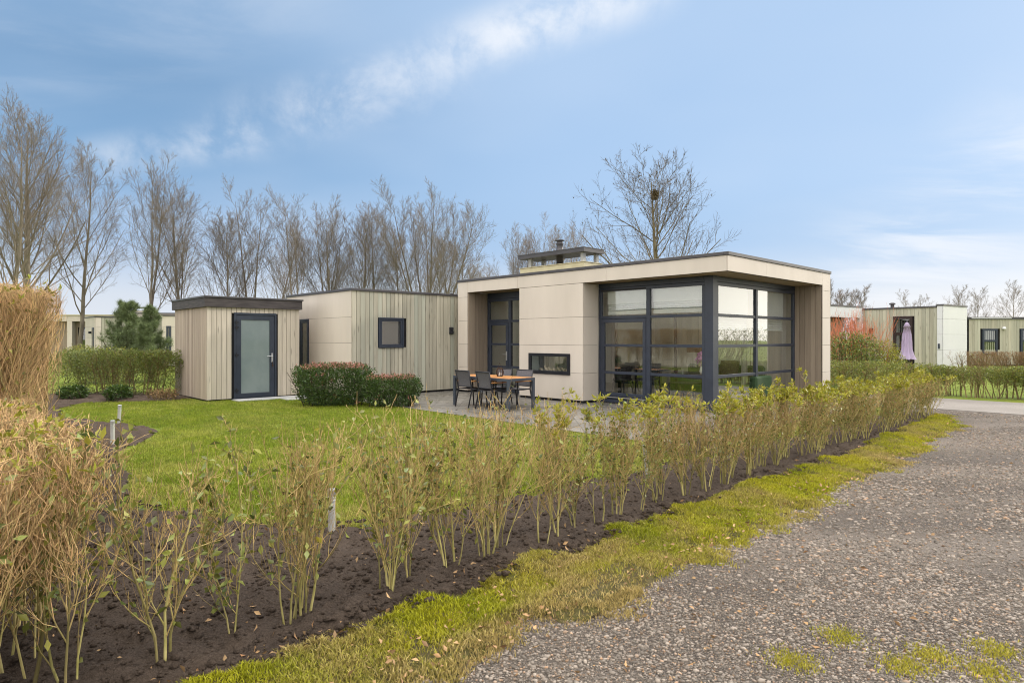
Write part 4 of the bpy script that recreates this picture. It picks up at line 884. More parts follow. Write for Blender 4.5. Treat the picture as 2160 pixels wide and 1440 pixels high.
for i, b in enumerate(bs_):
    yel = 0
    if -8.4 < b < 1.2: yel = int(18+40*max(0, 1-abs(b+3.6)/4))
    lf = random.choice([70, 130, 200, 300]) if b < -7.8 else random.choice([340, 450, 560])
    if i < 34 or not proto:
        ms = shrub_meshes(100+i, random.uniform(1.02, 1.10) if b < -8 else random.uniform(.92, 1.0) if b < -6 else random.uniform(.83, .91) if b < -3 else random.uniform(.77, .84), random.choice([2, 3, 4, 5, 6]) if b < -6 else random.choice([4, 5, 6, 7]), .8 if b < -8.2 else 1.0 if b < -6.0 else 1.1, lf, yel)
        if b > -2.6: proto.append(ms)
    else: ms = proto[i % len(proto)]
    fromfar = nS-1-i
    if i < 30: lb = f'{ORD[i]} bare hedge shrub of the roadside row, counted from the camera end'
    else: lb = f'{ORD[fromfar]} twiggy hedge shrub of the roadside row, counted from the far road end' if fromfar else 'last twiggy hedge shrub at the far road end of the roadside row'
    if i == 0: lb = 'bare hedge shrub closest to the camera, at the start of the roadside row'
    for gap in (-9.74, -6.66):                 # the row opens a little where the bollard lights stand behind it
        if abs(b-gap) < .15: b = gap+(.17 if b > gap else -.15)
    ba = (b, -2.70+.10*max(0, b+1)*.3+random.uniform(-.07, .07))
    t = thing('hedge_shrub', lb, 'shrub', (*W(*ba), .03), random.uniform(0, 6.28), 'shrubs of the roadside hedge row')
    link('stems', ms[0], 'shrub_bark', t); link('leaves', ms[1], 'leaf_green', t)
    if ms[2] is not None: link('young_leaves', ms[2], 'leaf_yellow', t)

# ------------------------------------------------------------------ dense twiggy hedges on the left
def twig_hedge(name, label, b0, b1, a0, a1, h, ntw, nst, seed, nleaf, front=None, thick=1.):
    rg = np.random.default_rng(seed); t = thing(name, label, 'hedge', (OX, OY, 0), TH)
    tw = Twigs(rg); n = nst
    P0 = np.stack([rg.uniform(b0+.15, b1-.15, n), rg.uniform(a0+.06, a1-.1, n), np.zeros(n)], -1)
    K_ = 6; P = np.empty((n, K_, 3)); P[:, 0] = P0; an = rg.random(n)*6.28; le = np.radians(rg.uniform(2, 17, n)); d = np.stack([np.cos(an)*np.sin(le), np.sin(an)*np.sin(le), np.cos(le)], -1); ln = h*rg.uniform(.7, .97, n)
    for k in range(1, K_): d = nrm(d+[0, 0, .06]+rg.normal(0, .08, (n, 3))); P[:, k] = P[:, k-1]+d*(ln/(K_-1))[:, None]
    def clip(Q):
        Q = Q.copy(); c = vnoise(Q[..., :2].reshape(-1, 2), seed, 2.2).reshape(Q.shape[:-1])
        Q[..., 0] = np.clip(Q[..., 0], b0-.09*c, b1+.09*c); Q[..., 1] = np.maximum(Q[..., 1], a0-.14*c); Q[..., 2] = np.minimum(Q[..., 2], h-.05+.12*c+.02*np.sin(Q[..., 0]*9)); return Q
    R_ = (rg.uniform(.0045, .011, n)*thick)[:, None]*np.linspace(1, .4, K_); P = clip(P); tw.add(P, R_, 0, 6)
    k1 = max(3, int(round((ntw/n/14)))); l1 = grow(rg, (P, R_, ln), k1, (.30, 1), (12, 44), (.3, .6), .3, 5, .75, .42, .6, .0032); l1 = (clip(l1[0]), l1[1], l1[2]); tw.add(l1[0], l1[1], .3, 4)
    l2 = grow(rg, l1, 5, (.15, 1), (16, 50), (.35, .8), .3, 4, .85, .42, .65, .0022); l2 = (clip(l2[0]), l2[1], l2[2]); tw.add(l2[0], l2[1], .6, 3)
    l3 = grow(rg, l2, 4, (.2, 1), (18, 55), (.35, .9), .2, 3, .8, .42, .8, .0015, .05)
    q = l3[0]; z = q[:, -1, 2]; hi = h+.06*rg.normal(0, 1, len(q)); q = q-np.maximum(z-hi, 0)[:, None, None]*np.array([0, 0, 1.]); q[..., 0] -= np.maximum(q[:, -1, 0]-b1-.10*rg.random(len(q)), 0)[:, None]
    tw.add(q, l3[1], .92, 3)
    link('twigs', tw.mesh('twigs'), 'hedge_twig', t)
    ap = np.concatenate([l2[0][:, 1:].reshape(-1, 3), q[:, 1:].reshape(-1, 3)]); ap = ap[rg.integers(0, len(ap), nleaf)]
    link('leaves', leaves_mesh('leaves', ap, rg, (.025, .055), .2, .5, None, .5), 'leaf_green', t)
    tp_ = q[:, -1]; tp_ = tp_[tp_[:, 2] > h*.9]; tp_ = np.repeat(tp_[rg.integers(0, len(tp_), nleaf//14)], 4, 0); link('young_leaves', leaves_mesh('young_leaves', tp_, rg, (.03, .06), .8, .4, None, .3), 'leaf_yellow', t)
    return t
twig_hedge('clipped_hedge', 'low clipped hedge of bare orange twigs at the left front corner', -12.0, -10.82, -2.95, .25, 1.06, 34000, 120, 301, 6000)
twig_hedge('tall_hedge', 'tall untrimmed hedge of bare orange twigs at the left border', -11.95, -10.62, .35, 3.4, 1.95, 30000, 95, 302, 3600)
twig_hedge('tall_hedge', 'tall bare border hedge mirrored in the terrace windows, behind the twiggy corner hedge', -11.9, -10.6, 3.6, 15, 1.95, 22000, 90, 303, 900, thick=1.2)

# ------------------------------------------------------------------ leafy shrubs and hedges
def leafy(name, label, cat, loc, rz, sx, sy, h, n, seed, leafm='leaf_dark', size=(.03, .05), z0=.03, buds=0, flare=.0, stems=20, stemm='trunk_dark', hue=None, shell=.55, group=None, rnd=.12, lowthin=0, corner=4, twigm=None, twigs=0):
    rg = np.random.default_rng(seed); t = thing(name, label, cat, loc, rz, group)
    q = rg.uniform(-1, 1, (n*3, 3)); r_ = (np.abs(q[:, 0])**corner+np.abs(q[:, 1])**corner+np.abs(q[:, 2])**corner)**(1/corner); q = q[(r_ < 1) & (r_ > rg.random(len(q))*shell)][:n]
    zz_ = (q[:, 2]+1)/2
    if lowthin: k = rg.random(len(q)) < np.clip((zz_-lowthin[0])/lowthin[1], lowthin[2], 1); q = q[k]; zz_ = zz_[k]
    nn = vnoise(np.column_stack([q[:, 0]*sx*2+q[:, 2], q[:, 1]*sy*2+q[:, 2]*1.7]), seed, 3.0)
    k = (1+flare*(zz_-.6))*(1-rnd+2*rnd*nn)
    P = np.column_stack([q[:, 0]*sx/2*k, q[:, 1]*sy/2*k, z0+zz_*(h-z0)*(1-rnd*.5+rnd*nn)])
    link('leaves', leaves_mesh('leaves', P, rg, size, .35, .5, q*.8, hue), leafm, t)
    if buds:
        top = rg.random(len(P)) < np.where(q[:, 2] > .80, .9, .02)*np.clip(np.abs(q).max(1)*1.6-.6, 0, 1); bp = P[top]; bp = bp[rg.integers(0, len(bp), buds)]+[0, 0, .015]
        bp = np.repeat(bp, 9, 0)+rg.normal(0, .02, (buds*9, 3)); link('flower_buds', leaves_mesh('flower_buds', bp, rg, (.018, .03), .8, .8), 'bud_pink', t)['kind'] = 'stuff'
    tw = Twigs(rg); m = stems; x = np.column_stack([rg.uniform(-sx*.4, sx*.4, m), rg.uniform(-sy*.3, sy*.3, m), np.zeros(m)]); e = x*[1.25, 1.3, 0]+np.column_stack([rg.normal(0, .1, m), rg.normal(0, .06, m), np.full(m, h*.85)])
    u = np.linspace(0, 1, 5)[None, :, None]; Pm = x[:, None]*(1-u)+e[:, None]*u+rg.normal(0, .02, (m, 5, 3))*u; Rm = rg.uniform(.008, .016, m)[:, None]*np.linspace(1, .4, 5); tw.add(Pm, Rm, 0, 5)
    l1 = grow(rg, (Pm, Rm, np.full(m, h*.85)), 5, (.25, 1), (20, 50), (.25, .45), .3, 4, .4, .3, .6, .003); tw.add(l1[0], l1[1], .5, 3)
    if twigs:
        l2 = grow(rg, l1, twigs, (.3, 1), (15, 45), (.4, .8), .2, 3, .6, .3, .7, .0028); z = l2[0][:, -1, 2]; l2[0][:] = l2[0]-np.maximum(z-h*1.02, 0)[:, None, None]*np.array([0, 0, 1.]); tw.add(l2[0], l2[1], 1., 3)
    link('stems', tw.mesh('stems'), twigm or stemm, t)
    return t
leafy('viburnum_bush', 'taller clipped evergreen bush with pink buds beside the shed path', 'bush', (-4.15, 14.55, 0), R(8), 1.75, 1.05, .95, 15000, 401, 'leaf_dark', (.032, .06), .02, 300, .22, 24, hue=.1)
leafy('viburnum_bush', 'lower clipped evergreen bush with pink buds at the terrace edge', 'bush', (-2.75, 14.35, 0), R(12), 1.28, .95, .70, 9000, 402, 'leaf_dark', (.032, .06), .02, 170, .20, 20, hue=.1)
leafy('evergreen_hedge', 'green topped hedge with bare lower stems beside the shed', 'hedge', (-10.35, 16.75, 0), R(0), 2.9, .55, 1.22, 32000, 403, 'leaf_green', (.03, .055), .05, 0, .1, 42, hue=.22, lowthin=(.2, .6, .28), corner=8, twigm='brown_twig', twigs=3)
leafy('evergreen_hedge', 'green hedge running behind the twiggy corner hedge', 'hedge', (-13.3, 16.9, 0), R(0), 2.9, .6, 1.2, 14000, 404, 'leaf_green', (.03, .055), .05, 0, .1, 30, hue=.25, lowthin=(.3, .6, .2), corner=8, twigm='brown_twig', twigs=3)
for i, (x, y, s, lb) in enumerate(((-10.9, 15.55, .55, 'small dark evergreen plant at the foot of the hedge, in the middle of three'), (-9.75, 15.5, .5, 'small dark evergreen plant at the foot of the hedge, nearest the shed'), (-11.9, 15.0, .6, 'small dark evergreen plant at the foot of the hedge, nearest the twiggy corner hedge'))):
    leafy('ground_shrub', lb, 'plant', (x, y, 0), i, s*1.3, s, .38, 900, 410+i, 'leaf_dark', (.05, .09), .02, 0, 0, 8, hue=.12, corner=2)
leafy('dry_shrub', 'brown withered low shrub at the back corner of the shed', 'plant', (-8.75, 15.7, 0), .2, .7, .5, .3, 250, 415, 'dead_leaf', (.03, .06), .02, 0, 0, 30, corner=2, twigm='brown_twig', twigs=3)
leafy('lavender_bush', 'greyish dried lavender mound behind the middle of the hedge row', 'plant', (2.45, 8.4, 0), .4, .9, .7, .45, 500, 416, 'dead_leaf', (.01, .02), .02, 0, 0, 60, corner=2, twigm='bark_far', twigs=4)
# right side, past the crossing road
for i, (bx, s, m_, lb) in enumerate(((1979.6, .62, .9, 'first trunked hedge shrub beyond the crossing road, counted from the chalet'), (2013.6, .62, .55, 'second trunked hedge shrub beyond the crossing road, counted from the chalet'), (2045.7, .62, .45, 'third trunked hedge shrub beyond the crossing road, counted from the chalet'), (2081.7, .6, .3, 'sparse fourth trunked hedge shrub beyond the crossing road, counted from the chalet'), (2130, .78, 1.4, 'bushy dark green fifth hedge shrub beyond the crossing road'), (2172, .8, 1.5, 'sixth hedge shrub beyond the crossing road, cut by the photo edge'), (2215, .7, 1, 'seventh hedge shrub beyond the crossing road, counted from the chalet'))):
    Y = (17.1, 16.95, 16.6, 16.35, 16.2, 16.0, 15.6)[i]
    leafy('trunked_shrub', lb, 'shrub', ((bx-1080)/1320*Y, Y, 0), i*.7, s*1.1, s, .80, int(6000*m_), 420+i, 'leaf_green', (.028, .05), .10, 0, .8, 9, hue=.3, group='trunked shrubs beyond the road', lowthin=(.25, .45, .06), corner=4, twigm='brown_twig', twigs=5)
lx, ly = W(8.9, -9.2); leafy('roadside_hedge', 'twiggy clipped hedge beyond the road, mirrored in the side window', 'hedge', (lx, ly, 0), TH, .7, 8.5, 1.35, 9000, 439, 'leaf_green', (.03, .05), .05, 0, .1, 60, hue=.4, corner=8, twigm='brown_twig', twigs=4)
flat('gravel_yard', [(7.82, -16), (13.4, -16), (13.4, -4.8), (7.82, -4.8)], .006, 'gravel')
lx, ly = W(14, -8.8); leafy('garden_hedge', 'high clipped hedge farther right of the road, mirrored in the side window', 'hedge', (lx, ly, 0), TH, .9, 11.0, 1.95, 9000, 440, 'leaf_green', (.05, .08), .05, 0, .1, 60, hue=.5, corner=8, twigm='brown_twig', twigs=4)
lx, ly = W(8.75, 1.2)
leafy('roadside_hedge', 'clipped green hedge beyond the crossing road, beside the chalet', 'hedge', (lx, ly, 0), TH, .7, 5.6, .86, 26000, 430, 'leaf_green', (.03, .05), .05, 0, .1, 40, hue=.35, corner=8, twigm='brown_twig', twigs=4)
leafy('laurel_shrub', 'light green leafy shrub below the red stemmed dogwood', 'shrub', (11.2, 20.6, 0), 0, 1.7, 1.3, 1.75, 4500, 431, 'leaf_green', (.05, .09), .05, 0, 0, 20, hue=.2, corner=2.4)
leafy('copper_shrub', 'yellowish brown shrub between the dogwood and the dark window', 'shrub', (12.35, 20.9, 0), 0, 1.2, 1.1, 1.5, 2600, 432, 'leaf_yellow', (.04, .07), .05, 0, 0, 20, hue=.35, corner=2.2, twigm='brown_twig', twigs=3)
leafy('laurel_shrub', 'pale green rounded shrub beside the folded parasol', 'shrub', (13.2, 21.6, 0), 0, .8, .9, 1.0, 1500, 433, 'leaf_green', (.04, .07), .05, 0, 0, 12, hue=.45, corner=2.2)
leafy('brown_hedge', 'brown bare clipped hedge in front of the far right house', 'hedge', (24.2, 29.2, 0), R(-2), 8.5, 1.1, .93, 5000, 434, 'dead_leaf', (.03, .06), .05, 0, 0, 240, hue=.1, corner=8, twigm='brown_twig', twigs=6, shell=.2)
leafy('wispy_shrub', 'thin twiggy shrub before the white panelled corner', 'shrub', (18.3, 24.6, 0), 0, 1.9, .6, 1.05, 240, 435, 'leaf_green', (.03, .06), .05, 0, .3, 34, hue=.4, corner=2, twigm='brown_twig', twigs=4)
leafy('round_shrub', 'rounded olive shrub before the left neighbour house', 'shrub', (-20.4, 29.5, 0), 0, 1.6, 1.4, 1.25, 2600, 436, 'leaf_green', (.05, .08), .05, 0, 0, 14, hue=.5, corner=2.2)
leafy('mixed_shrub', 'yellow green leafy shrub at the foot of the pines', 'shrub', (-14.2, 21.6, 0), 0, 3.2, 1.3, 1.25, 4200, 437, 'leaf_green', (.05, .09), .05, 0, 0, 26, hue=.4, corner=2.2)
def dogwood():
    rg = np.random.default_rng(77); t = thing('dogwood', 'leafless shrub of bright red stems in front of the white wing', 'shrub', (11.6, 21.3, 0), 0)
    tw = Twigs(rg); n = 130; an = rg.random(n)*6.28; le = np.radians(rg.uniform(2, 26, n)); P = np.empty((n, 6, 3)); P[:, 0] = np.column_stack([rg.normal(0, .35, n), rg.normal(0, .2, n), np.zeros(n)])
    d = np.stack([np.cos(an)*np.sin(le), np.sin(an)*np.sin(le), np.cos(le)], -1); ln = rg.uniform(1.7, 2.45, n)
    for k in range(1, 6): d = nrm(d+[0, 0, .05]+rg.normal(0, .06, (n, 3))); P[:, k] = P[:, k-1]+d*(ln/5)[:, None]
    R_ = rg.uniform(.006, .010, n)[:, None]*np.linspace(1, .45, 6); tw.add(P, R_, .3, 4)
    l1 = grow(rg, (P, R_, ln), 7, (.4, 1), (14, 32), (.22, .4), .4, 4, .5, .2, .7, .0038); tw.add(l1[0], l1[1], .9, 3)
    link('stems', tw.mesh('stems'), 'red_twig', t)
dogwood()

# ------------------------------------------------------------------ neighbouring houses
def slot_planks(f, axis, u0, u1, v, z0, z1, n, holes=()):
    wv = (u1-u0)/n
    for i in range(n):
        a_, b_ = u0+i*wv+.004, u0+(i+1)*wv-.004; zs = [(z0, z1)]
        for h0, h1, hz0, hz1 in holes:
            if b_ > h0 and a_ < h1: zs = [(z0, hz0), (hz1, z1)]
        h = f.rng.random()*.4
        for s0, s1 in zs:
            if s1-s0 < .02: continue
            (f.box(a_, b_, v, v+.025, s0, s1, None, h) if axis == 'x' else f.box(v, v+.025, a_, b_, s0, s1, None, h))
def win(parent, axis, u0, u1, v, z0, z1, bars=(), m='frame_brown', curtain=True, name='window'):
    f = MB(); fr = frame_a if axis == 'x' else frame_b; fr(f, v-.03, u0, u1, z0, z1, .11, .09)
    for z in bars: (f.box(u0+.11, u1-.11, v-.025, v+.05, z-.06, z+.06) if axis == 'x' else f.box(v-.025, v+.05, u0+.11, u1-.11, z-.06, z+.06))
    o = f.build(name, m, parent)
    MB().box(*((u0+.1, u1-.1, v+.01, v+.016) if axis == 'x' else (v+.01, v+.016, u0+.1, u1-.1)), z0+.1, z1-.1).build('pane', 'glass', o)
    if curtain:
        f = MB(); n = 11; wv = (u1-u0-.2)/n
        for i in range(n):
            if i in (5,) : continue
            q = .03*(i % 2); bx_ = (u0+.1+i*wv, u0+.1+(i+1)*wv, v+.03+q, v+.04+q) if axis == 'x' else (v+.03+q, v+.04+q, u0+.1+i*wv, u0+.1+(i+1)*wv)
            f.box(*bx_, z0+.1, z1-.1)
        f.build('curtain', 'curtain', o)
    f = MB(); bx_ = (u0+.05, u1-.05, v+.11, v+.13) if axis == 'x' else (v+.11, v+.13, u0+.05, u1-.05); f.box(*bx_, z0+.05, z1-.05); f.build('reveal', 'chair_black', o)
    return o
T2 = math.atan2(.581, .814)
N4 = thing('white_cornered_house', 'neighbour house of grey green planks with a white panelled corner and dark tall window', 'house', (17.15, 24.88, 0), T2)
f = MB(); slot_planks(f, 'y', .235, 3.1, .03, .05, 2.80, 21, ((1.12, 1.86, .1, 2.48),)); f.build('wall_cladding', 'green_plank', N4)
f = MB(); panels_a(f, 0, 2.4, [.05, .5, 1.1, 1.72, 2.34, 2.86], 0, .025); panels_b(f, .03, .225, [.05, .5, 1.1, 1.72, 2.34, 2.86], 0, .025); f.build('corner_panels', 'pale_panel', N4, .002)
MB().box(.06, 2.38, .03, 3.1, 0, 2.79).box(.03, 2.38, .03, .22, 2.79, 2.85).build('inner_core', 'black_plinth', N4)
MB().box(-.02, 2.42, -.02, .245, 2.862, 2.925).box(.0, 2.42, .246, 3.1, 2.80, 2.865).build('roof_edge', 'cap_metal', N4)
win(N4, 'y', 1.12, 1.86, .03, .1, 2.48, (1.75, 1.02), 'frame_brown')
MB().box(-.06, .02, 2.66, 2.80, 1.78, 2.0).build('wall_lamp', 'frame_brown', N4, .01)
MB().lathe([(.07, 2.80), (.07, 3.0), (.12, 3.01), (.12, 3.06), (.03, 3.1)], 14, (.5, 2.1)).build('roof_vent', 'cap_metal', N4)
MB().box(-.03, -.003, .12, .18, 1.15, 1.35).build('panel_latch', 'frame_paint', N4)
f = MB(); panels_a(f, -6, 0.0, [2.45, 2.90], 3.12, .03, (-3, )); f.box(-.18, 0, 3.12, 3.3, .05, 2.448); f.box(-4.5, -1.95, 3.55, 3.6, .05, 2.45); f.build('wing_panels', 'pale_panel', N4, .002)
MB().box(-6.02, .02, 3.10, 8, 2.902, 2.965).build('wing_roof', 'cap_metal', N4)
f = MB(); slot_planks(f, 'x', -1.94, -.19, 3.9, .05, 2.45, 12); f.build('wing_recess_cladding', 'brown_plank', N4)
MB().box(-5.98, -.02, 4.0, 7.9, 0, 2.89).box(-5.98, -.02, 3.16, 4.0, 2.5, 2.89).build('wing_core', 'black_plinth', N4)
f = MB().box(-3.6, -2.0, 4.6, 5.4, 2.97, 3.2); chm = f.build('chimney', 'pale_panel', N4)
for x in (-3.5, -2.9, -2.1): MB().box(x-.04, x+.04, 4.62, 4.7, 3.2, 3.46).build('post', 'paver_light', chm)
MB().box(-3.7, -1.9, 4.5, 5.5, 3.46, 3.54).build('rain_plate', 'cap_metal', chm)
N5 = thing('far_plank_house', 'grey green plank house at the far right edge behind a brown hedge', 'house', (26.3, 36, 0), 0)
f = MB(); slot_planks(f, 'x', 0, 9, 0, .05, 2.66, 56, ((.75, 1.62, .9, 2.12), (2.95, 3.8, .1, 2.12))); f.build('wall_cladding', 'green_plank', N5)
MB().box(.02, 8.98, .06, 6, 0, 2.65).build('inner_core', 'black_plinth', N5)
MB().box(-.03, 9.03, -.05, 6, 2.66, 2.79).build('roof_edge', 'cap_metal', N5); MB().box(.1, 2.4, -.075, -.051, 2.70, 2.74).build('gutter_trim', 'pale_panel', N5)
win(N5, 'x', .75, 1.62, 0, .6, 2.12, (1.42,), 'frame_paint'); win(N5, 'x', 2.95, 3.8, 0, .1, 2.12, (1.42,), 'frame_paint')
MB().lathe([(.10, 2.10), (.10, 2.16), (.06, 2.22), (.01, 2.23)], 14, (1.95, -.08)).build('wall_lamp', 'pale_panel', N5)
# left neighbours
N1 = thing('left_plank_house', 'low cream and plank neighbour house left of the pines', 'house', (-24.4, 36.6, 0), TH)
f = MB(); panels_b(f, 0, 2.9, [.05, .95, 1.6, 2.25, 2.8], 0, .025); panels_a(f, .03, .32, [.05, .95, 1.6, 2.25, 2.8], 0, .025); f.build('side_panels', 'cream_panel', N1)
f = MB(); slot_planks(f, 'x', .33, 6, 0.005, .05, 2.8, 40, ((.9, 2.0, .6, 2.2),)); f.build('wall_cladding', 'green_plank', N1)
MB().box(.05, 5.98, .05, 2.88, 0, 2.79).build('inner_core', 'black_plinth', N1); MB().box(-.03, 6, -.03, 2.93, 2.8, 2.865).build('roof_edge', 'cap_metal', N1)
win(N1, 'x', .9, 2.0, 0.005, .6, 2.2, (), 'frame_paint', False); win(N1, 'y', .25, .75, 0, .3, 2.2, (), 'frame_paint', False)
MB().box(-.14, -.003, 1.0, 1.15, 1.85, 1.98).build('wall_lamp', 'dark_frame', N1)
N2 = thing('left_flat_house', 'pale flat roofed neighbour house with a dark window at the far left', 'house', (-33, 44, 0), 0)
f = MB(); panels_a(f, 0, 12.5, [2.75, 3.15], -.4, .03, (3, 6, 9)); f.box(2.0, 2.35, 0-.4, -.05, .05, 2.748); f.build('fascia', 'cream_panel', N2)
f = MB(); slot_planks(f, 'x', 0, 12.4, 0, .05, 2.75, 70, ((2.6, 3.9, .7, 2.35),)); f.build('wall_cladding', 'brown_plank', N2); MB().box(.05, 12.35, .05, 6, 0, 2.74).box(.05, 12.35, -.36, 6, 2.76, 3.14).build('inner_core', 'black_plinth', N2)
MB().box(-.03, 12.5, -.44, 6, 3.152, 3.22).build('roof_edge', 'yellow_box', N2); win(N2, 'x', 2.6, 3.9, 0, .7, 2.35, (), 'frame_paint', False)
N3 = thing('left_back_house', 'cream neighbour house with roof chimney rising behind the pines', 'house', (-26.2, 41.2, 0), R(8))
f = MB(); panels_a(f, 0, 9, [2.55, 3.2], 0, .03, (3, 6)); panels_a(f, 0, 9, [.05, 1.2, 2.55], .3, .03, (3, 6)); f.build('wall_panels', 'cream_panel', N3); MB().box(.05, 8.95, .34, 6, 0, 3.19).build('inner_core', 'black_plinth', N3)
MB().box(-.03, 9.03, -.03, 6, 3.2, 3.265).build('roof_edge', 'cap_metal', N3)
cm = MB().box(.2, 1.9, .4, 1.2, 3.266, 3.42).build('chimney', 'cream_panel', N3)
for x in (.3, 1.0, 1.8): MB().box(x-.04, x+.04, .45, .53, 3.42, 3.6).build('post', 'paver_light', cm)
MB().box(.1, 2.0, .35, 1.25, 3.6, 3.66).build('rain_plate', 'cap_metal', cm); MB().lathe([(.1, 3.66), (.1, 3.9), (.14, 3.91), (.14, 3.95)], 12, (1.05, .8)).build('flue', 'cap_metal', cm)
N6 = thing('left_cream_house', 'cream panelled neighbour house with a narrow window just left of the shed', 'house', (-19.35, 34.6, 0), R(6))
f = MB(); panels_a(f, 0, 5, [.05, 1.05, 1.62, 2.2, 2.8], 0, .03); f.build('wall_panels', 'cream_panel', N6); MB().box(.03, 4.97, .04, 6, 0, 2.79).build('inner_core', 'black_plinth', N6)
MB().box(-.03, 5.03, -.04, 6, 2.8, 2.87).build('roof_edge', 'cap_metal', N6); win(N6, 'x', .23, .48, 0, .4, 2.25, (), 'frame_paint', False)
MB().box(.1, 5, 2.5, 6, 2.872, 3.12).build('upper_roof', 'cream_panel', N6); MB().lathe([(.07, 3.12), (.07, 3.3), (.1, 3.31), (.1, 3.36)], 12, (1.1, 3)).build('roof_vent', 'cap_metal', N6)
# cream house that the terrace windows mirror
N7 = thing('mirrored_house', 'cream flat roofed neighbour house seen only as a mirror image in the terrace windows', 'house', (*W(-17.5, 9.0), 0), TH)
f = MB(); panels_b(f, 0, 12, [.05, .72, 1.39, 2.06, 2.74, 3.2], 0, .03, (3, 6, 9)); f.build('wall_panels', 'cream_panel', N7); MB().box(-5, -.01, .03, 11.97, 0, 3.19).build('inner_core', 'cream_panel', N7); MB().box(-5, .03, -.03, 12.03, 3.2, 3.27).build('roof_edge', 'cap_metal', N7)

# parasol and lounger on the right
def parasol():
    t = thing('parasol', 'closed lavender garden parasol on a dark pole', 'parasol', (*px(1913, 714, 23)[:2], 0))
    n = 32; prof = [(.02, 2.16), (.05, 2.12), (.12, 1.98), (.09, 1.97), (.13, 1.7), (.15, 1.4), (.155, 1.15), (.2, .98), (.27, .8)]
    V = []; F = []
    for k, (r, z) in enumerate(prof):
        for i in range(n):
            an = i*2*math.pi/n; q = r*(1+(.22 if k > 2 else .06)*math.cos(8*an+k*.3)); V.append((q*math.cos(an), q*math.sin(an), z+.02*math.cos(8*an)*(k == len(prof)-1)))
    for k in range(len(prof)-1):
        for i in range(n): F.append((k*n+i, k*n+(i+1) % n, (k+1)*n+(i+1) % n, (k+1)*n+i))
    MB().add(V, F).build('canopy', 'lavender_cloth', t, 0, True)
    MB().tube([(0, 0, 0), (0, 0, 2.17)], .025, 10).build('pole', 'frame_brown', t); MB().lathe([(.02, 2.16), (.04, 2.18), (.03, 2.22), (.005, 2.24)], 10).build('finial', 'dark_frame', t); MB().lathe([(.25, 0), (.25, .05), (.06, .08)], 16).build('base', 'dark_frame', t)
    t = thing('deck_chair', 'reclining white sling deck chair behind the hedge by the parasol', 'chair', (*px(1888, 714, 22.4)[:2], 0), R(-20))
    f = MB(); f.add([(-.5, -.28, .95), (-.5, .28, .95), (-.1, .28, .45), (-.1, -.28, .45), (.3, .28, .52), (.3, -.28, .52)], [(0, 1, 2, 3), (3, 2, 4, 5)]); o = f.build('sling', 'white_sling', t); o.modifiers.new('thickness', 'SOLIDIFY').thickness = .01
    for s in (-.29, .29): MB().tube([(-.52, s, .98), (-.1, s, .44), (.36, s, .54)], .016, 6).tube([(-.35, s, 0), (.25, s, .55)], .014, 6).tube([(.25, s, 0), (-.25, s, .62)], .014, 6).build('side_frame', 'dark_frame', t)
parasol()

# ------------------------------------------------------------------ trees
def bare_tree(name, label, loc, Hh, r0, seed, trunks=1, spread=.28, lean=(0, 0), n1=26, n2=9, n3=6, n4=5, t0=.22, ang=(22, 42), trop=.56, m='bark', group='bare trees of the background row', rt=.0055, l1r=(.46, .66), fall=.72, twob=.026, cut=.94):
    rg = np.random.default_rng(seed); t = thing(name, label, 'tree', loc, rg.random()*6.28, group); tw = Twigs(rg); cr = Twigs(rg)
    K_ = 12; P = np.empty((trunks, K_, 3)); an = rg.random(trunks)*6.28+np.arange(trunks)*2.4; P[:, 0] = np.stack([np.cos(an)*r0*.6*(trunks > 1), np.sin(an)*r0*.6*(trunks > 1), np.full(trunks, -.1)], -1)
    rzi = -t.rotation_euler[2]; lx_ = lean[0]*math.cos(rzi)-lean[1]*math.sin(rzi); ly_ = lean[0]*math.sin(rzi)+lean[1]*math.cos(rzi)
    d = np.stack([np.cos(an)*spread*(trunks > 1)+lx_, np.sin(an)*spread*(trunks > 1)+ly_, np.ones(trunks)], -1); d = nrm(d); ln = cut*Hh*rg.uniform(.84, .97, trunks)
    for k in range(1, K_): d = nrm(d+[0, 0, .035]+rg.normal(0, twob, (trunks, 3))); P[:, k] = P[:, k-1]+d*(ln/(K_-1))[:, None]
    R_ = np.full((trunks, 1), r0)*(np.linspace(1, .1, K_)**1.0)[None]*(1 if trunks == 1 else .75); tw.add(P, R_, 0, 8); par = (P, R_, ln)
    l1 = grow(rg, par, n1, (t0, .97), ang, l1r, fall, 7, trop, .24, .38, .012); cr.add(l1[0], l1[1], .15, 5)
    l2 = grow(rg, l1, n2, (.15, .97), (20, 45), (.34, .55), .4, 5, trop*.7, .35, .55, .009); cr.add(l2[0], l2[1], .5, 4)
    l3 = grow(rg, l2, n3, (.15, 1), (18, 45), (.35, .6), .3, 4, trop*.5, .3, .6, rt); cr.add(l3[0], l3[1], .8, 3)
    if n4: l4 = grow(rg, l3, n4, (.2, 1), (18, 45), (.4, .75), .3, 3, trop*.4, .3, .7, rt*.8, .15); cr.add(l4[0], l4[1], 1., 3)
    link('trunk', tw.mesh('trunk'), m, t); link('crown', cr.mesh('crown'), m, t)
    return t, l3, l2, P
def tree_at(x, ytop, Y, label, seed, wpx=None, **k):
    Hh = HC+(714-ytop)/1320*Y; return bare_tree('bare_tree', label, ((x-1080)/1320*Y, Y, 0), Hh, k.pop('r0', .0098*Hh+.02), seed, **k)
tree_at(8, 195, 33, 'large bare tree leaning in at the left edge above the twiggy hedge', 501, lean=(.10, 0), n1=27)
tree_at(62, 232, 36, 'thick bare tree with a wide fan crown, second from the left edge', 502, n1=27, r0=.26)
tree_at(163, 300, 40, 'slender bare tree leaning right with a broken side stub, third from the left', 503, lean=(.12, 0), n1=22)
tree_at(303, 330, 42, 'twin stemmed bare tree behind the two pines', 504, trunks=2, spread=.10, n1=11)
